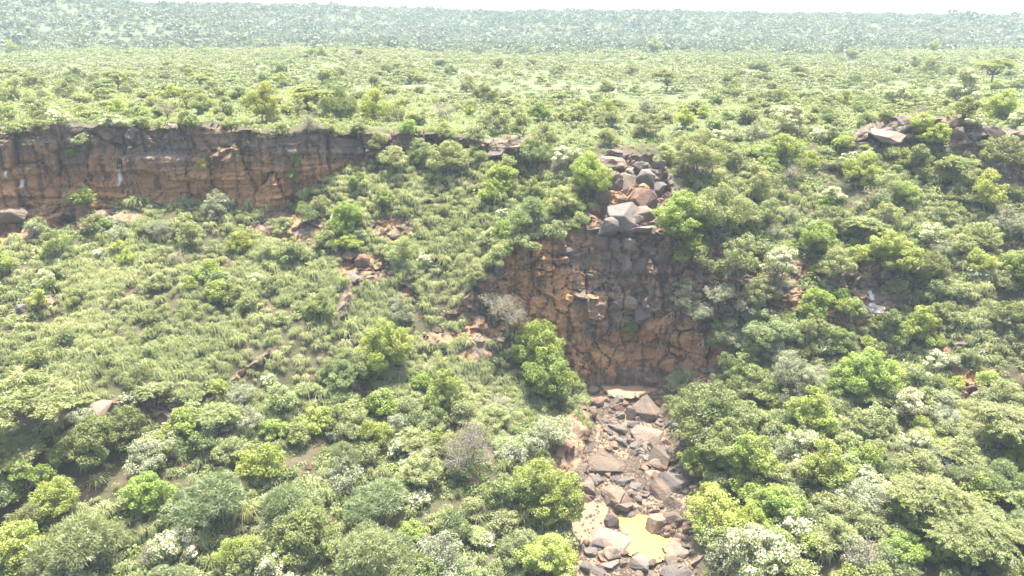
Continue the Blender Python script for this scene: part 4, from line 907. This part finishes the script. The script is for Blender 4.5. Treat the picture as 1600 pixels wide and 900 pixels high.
big_ = [((x - 1005) * 1.03 + 1005, (y - 838) * 1.03 + 838) for x, y in POOL]
pool('pool_water', big_, zp, water_mat('muddy_water', (.52, .36, .075)), 'opaque yellow muddy water of the stream pool')
zp2 = ZPOOL[1] + .05
pool('puddle_water', PUD, zp2, water_mat('brown_water', (.27, .185, .125)), 'shallow brown water at the foot of the dry waterfall')

# ------------------------------------------------------------------ dead branches, hanging roots, aloe
def branchy(name, px, py, L, mat, label, cat, seed, dirs, r0=.07, group=None, zoff=.1):
    rg = np.random.default_rng(seed); p, d = ground_at(px, py); segs = []
    e = None
    for dv in dirs:
        dv = np.array(dv, float); dv /= np.linalg.norm(dv); s_, pts = curvy((0, -.15, 0), dv * L * rg.uniform(.75, 1.1), r0, r0 * .25, rg, 5, .07); segs += s_
        for k in range(1, 5):
            s2, _ = curvy(pts[k], pts[k] + (dv + unit(rg, 1)[0] * .8) * L * rg.uniform(.15, .35), r0 * .4, r0 * .1, rg, 3, .12); segs += s2
    V, Q = tubes(segs, 5); o = link(name, mesh_np(name, V, Q, mat), None, (p[0], p[1] - .25, p[2] + zoff)); o['label'] = label; o['category'] = cat; return o
branchy('dead_branch', 118, 402, 2.6, PALE_BARK, 'bleached dead branch lying on the slope under the orange cliff', 'branch', 1, [(1, -.3, -.25), (-1, .1, .5), (-.3, -.2, .9)], .07, zoff=.6)
branchy('hanging_roots', 1050, 488, 2.6, ROOT, 'tangle of tan roots hanging down the orange foot of the waterfall cliff', 'roots', 2, [(-.35, -.15, -1), (.25, -.15, -1), (0, -.2, -1), (-.7, -.1, -.8)], .06)
branchy('hanging_roots', 1100, 530, 2.8, ROOT, 'thin roots trailing down right of the waterfall foot', 'roots', 3, [(-.25, -.2, -1), (.15, -.2, -1)], .05)
branchy('hanging_roots', 1030, 535, 2.2, ROOT, 'thin pale roots low on the waterfall cliff', 'roots', 4, [(-.05, -.15, -1), (.15, -.15, -1)], .04)
branchy('dead_tree', 1180, 500, 3.2, PALE_BARK, 'white bare branches sprawling through the pale bush by the waterfall', 'tree', 5, [(-.9, -.2, .3), (.9, -.3, .1), (.2, -.3, 1), (-.5, -.2, -.5)], .08, zoff=1.5)
branchy('dead_tree', 905, 705, 2.0, PALE_BARK, 'grey bare twigs at the foot of the silvery bush by the earth bank', 'tree', 6, [(-.9, -.2, .5), (-.3, -.3, 1)], .06, zoff=.3)
print('plants', n_hero, 'variants', len(VAR), 'objects', len(bpy.data.objects))

# ------------------------------------------------------------------ haze
hz = bpy.data.meshes.new('haze'); import bmesh
bm = bmesh.new(); bmesh.ops.create_cube(bm, size=1); bm.to_mesh(hz); bm.free()
ho = link('haze', hz)
xs = P.reshape(-1, 3)
lo, hi = xs.min(0) - 30, xs.max(0) + 30; lo[2] = xs[:, 2].min() - 1; hi[2] = max(xs[:, 2].max() + 12, CZ + 4)
ho.location = tuple((lo + hi) / 2); ho.scale = tuple(hi - lo); ho['kind'] = 'stuff'; ho['label'] = 'thin bright haze in the air'
m, t = nt('haze'); v = N(t, 'ShaderNodeVolumePrincipled'); v.inputs['Color'].default_value = (.70, .86, 1, 1); v.inputs['Density'].default_value = .00036; v.inputs['Anisotropy'].default_value = .0
o_ = N(t, 'ShaderNodeOutputMaterial'); t.links.new(v.outputs[0], o_.inputs['Volume']); hz.materials.append(m)
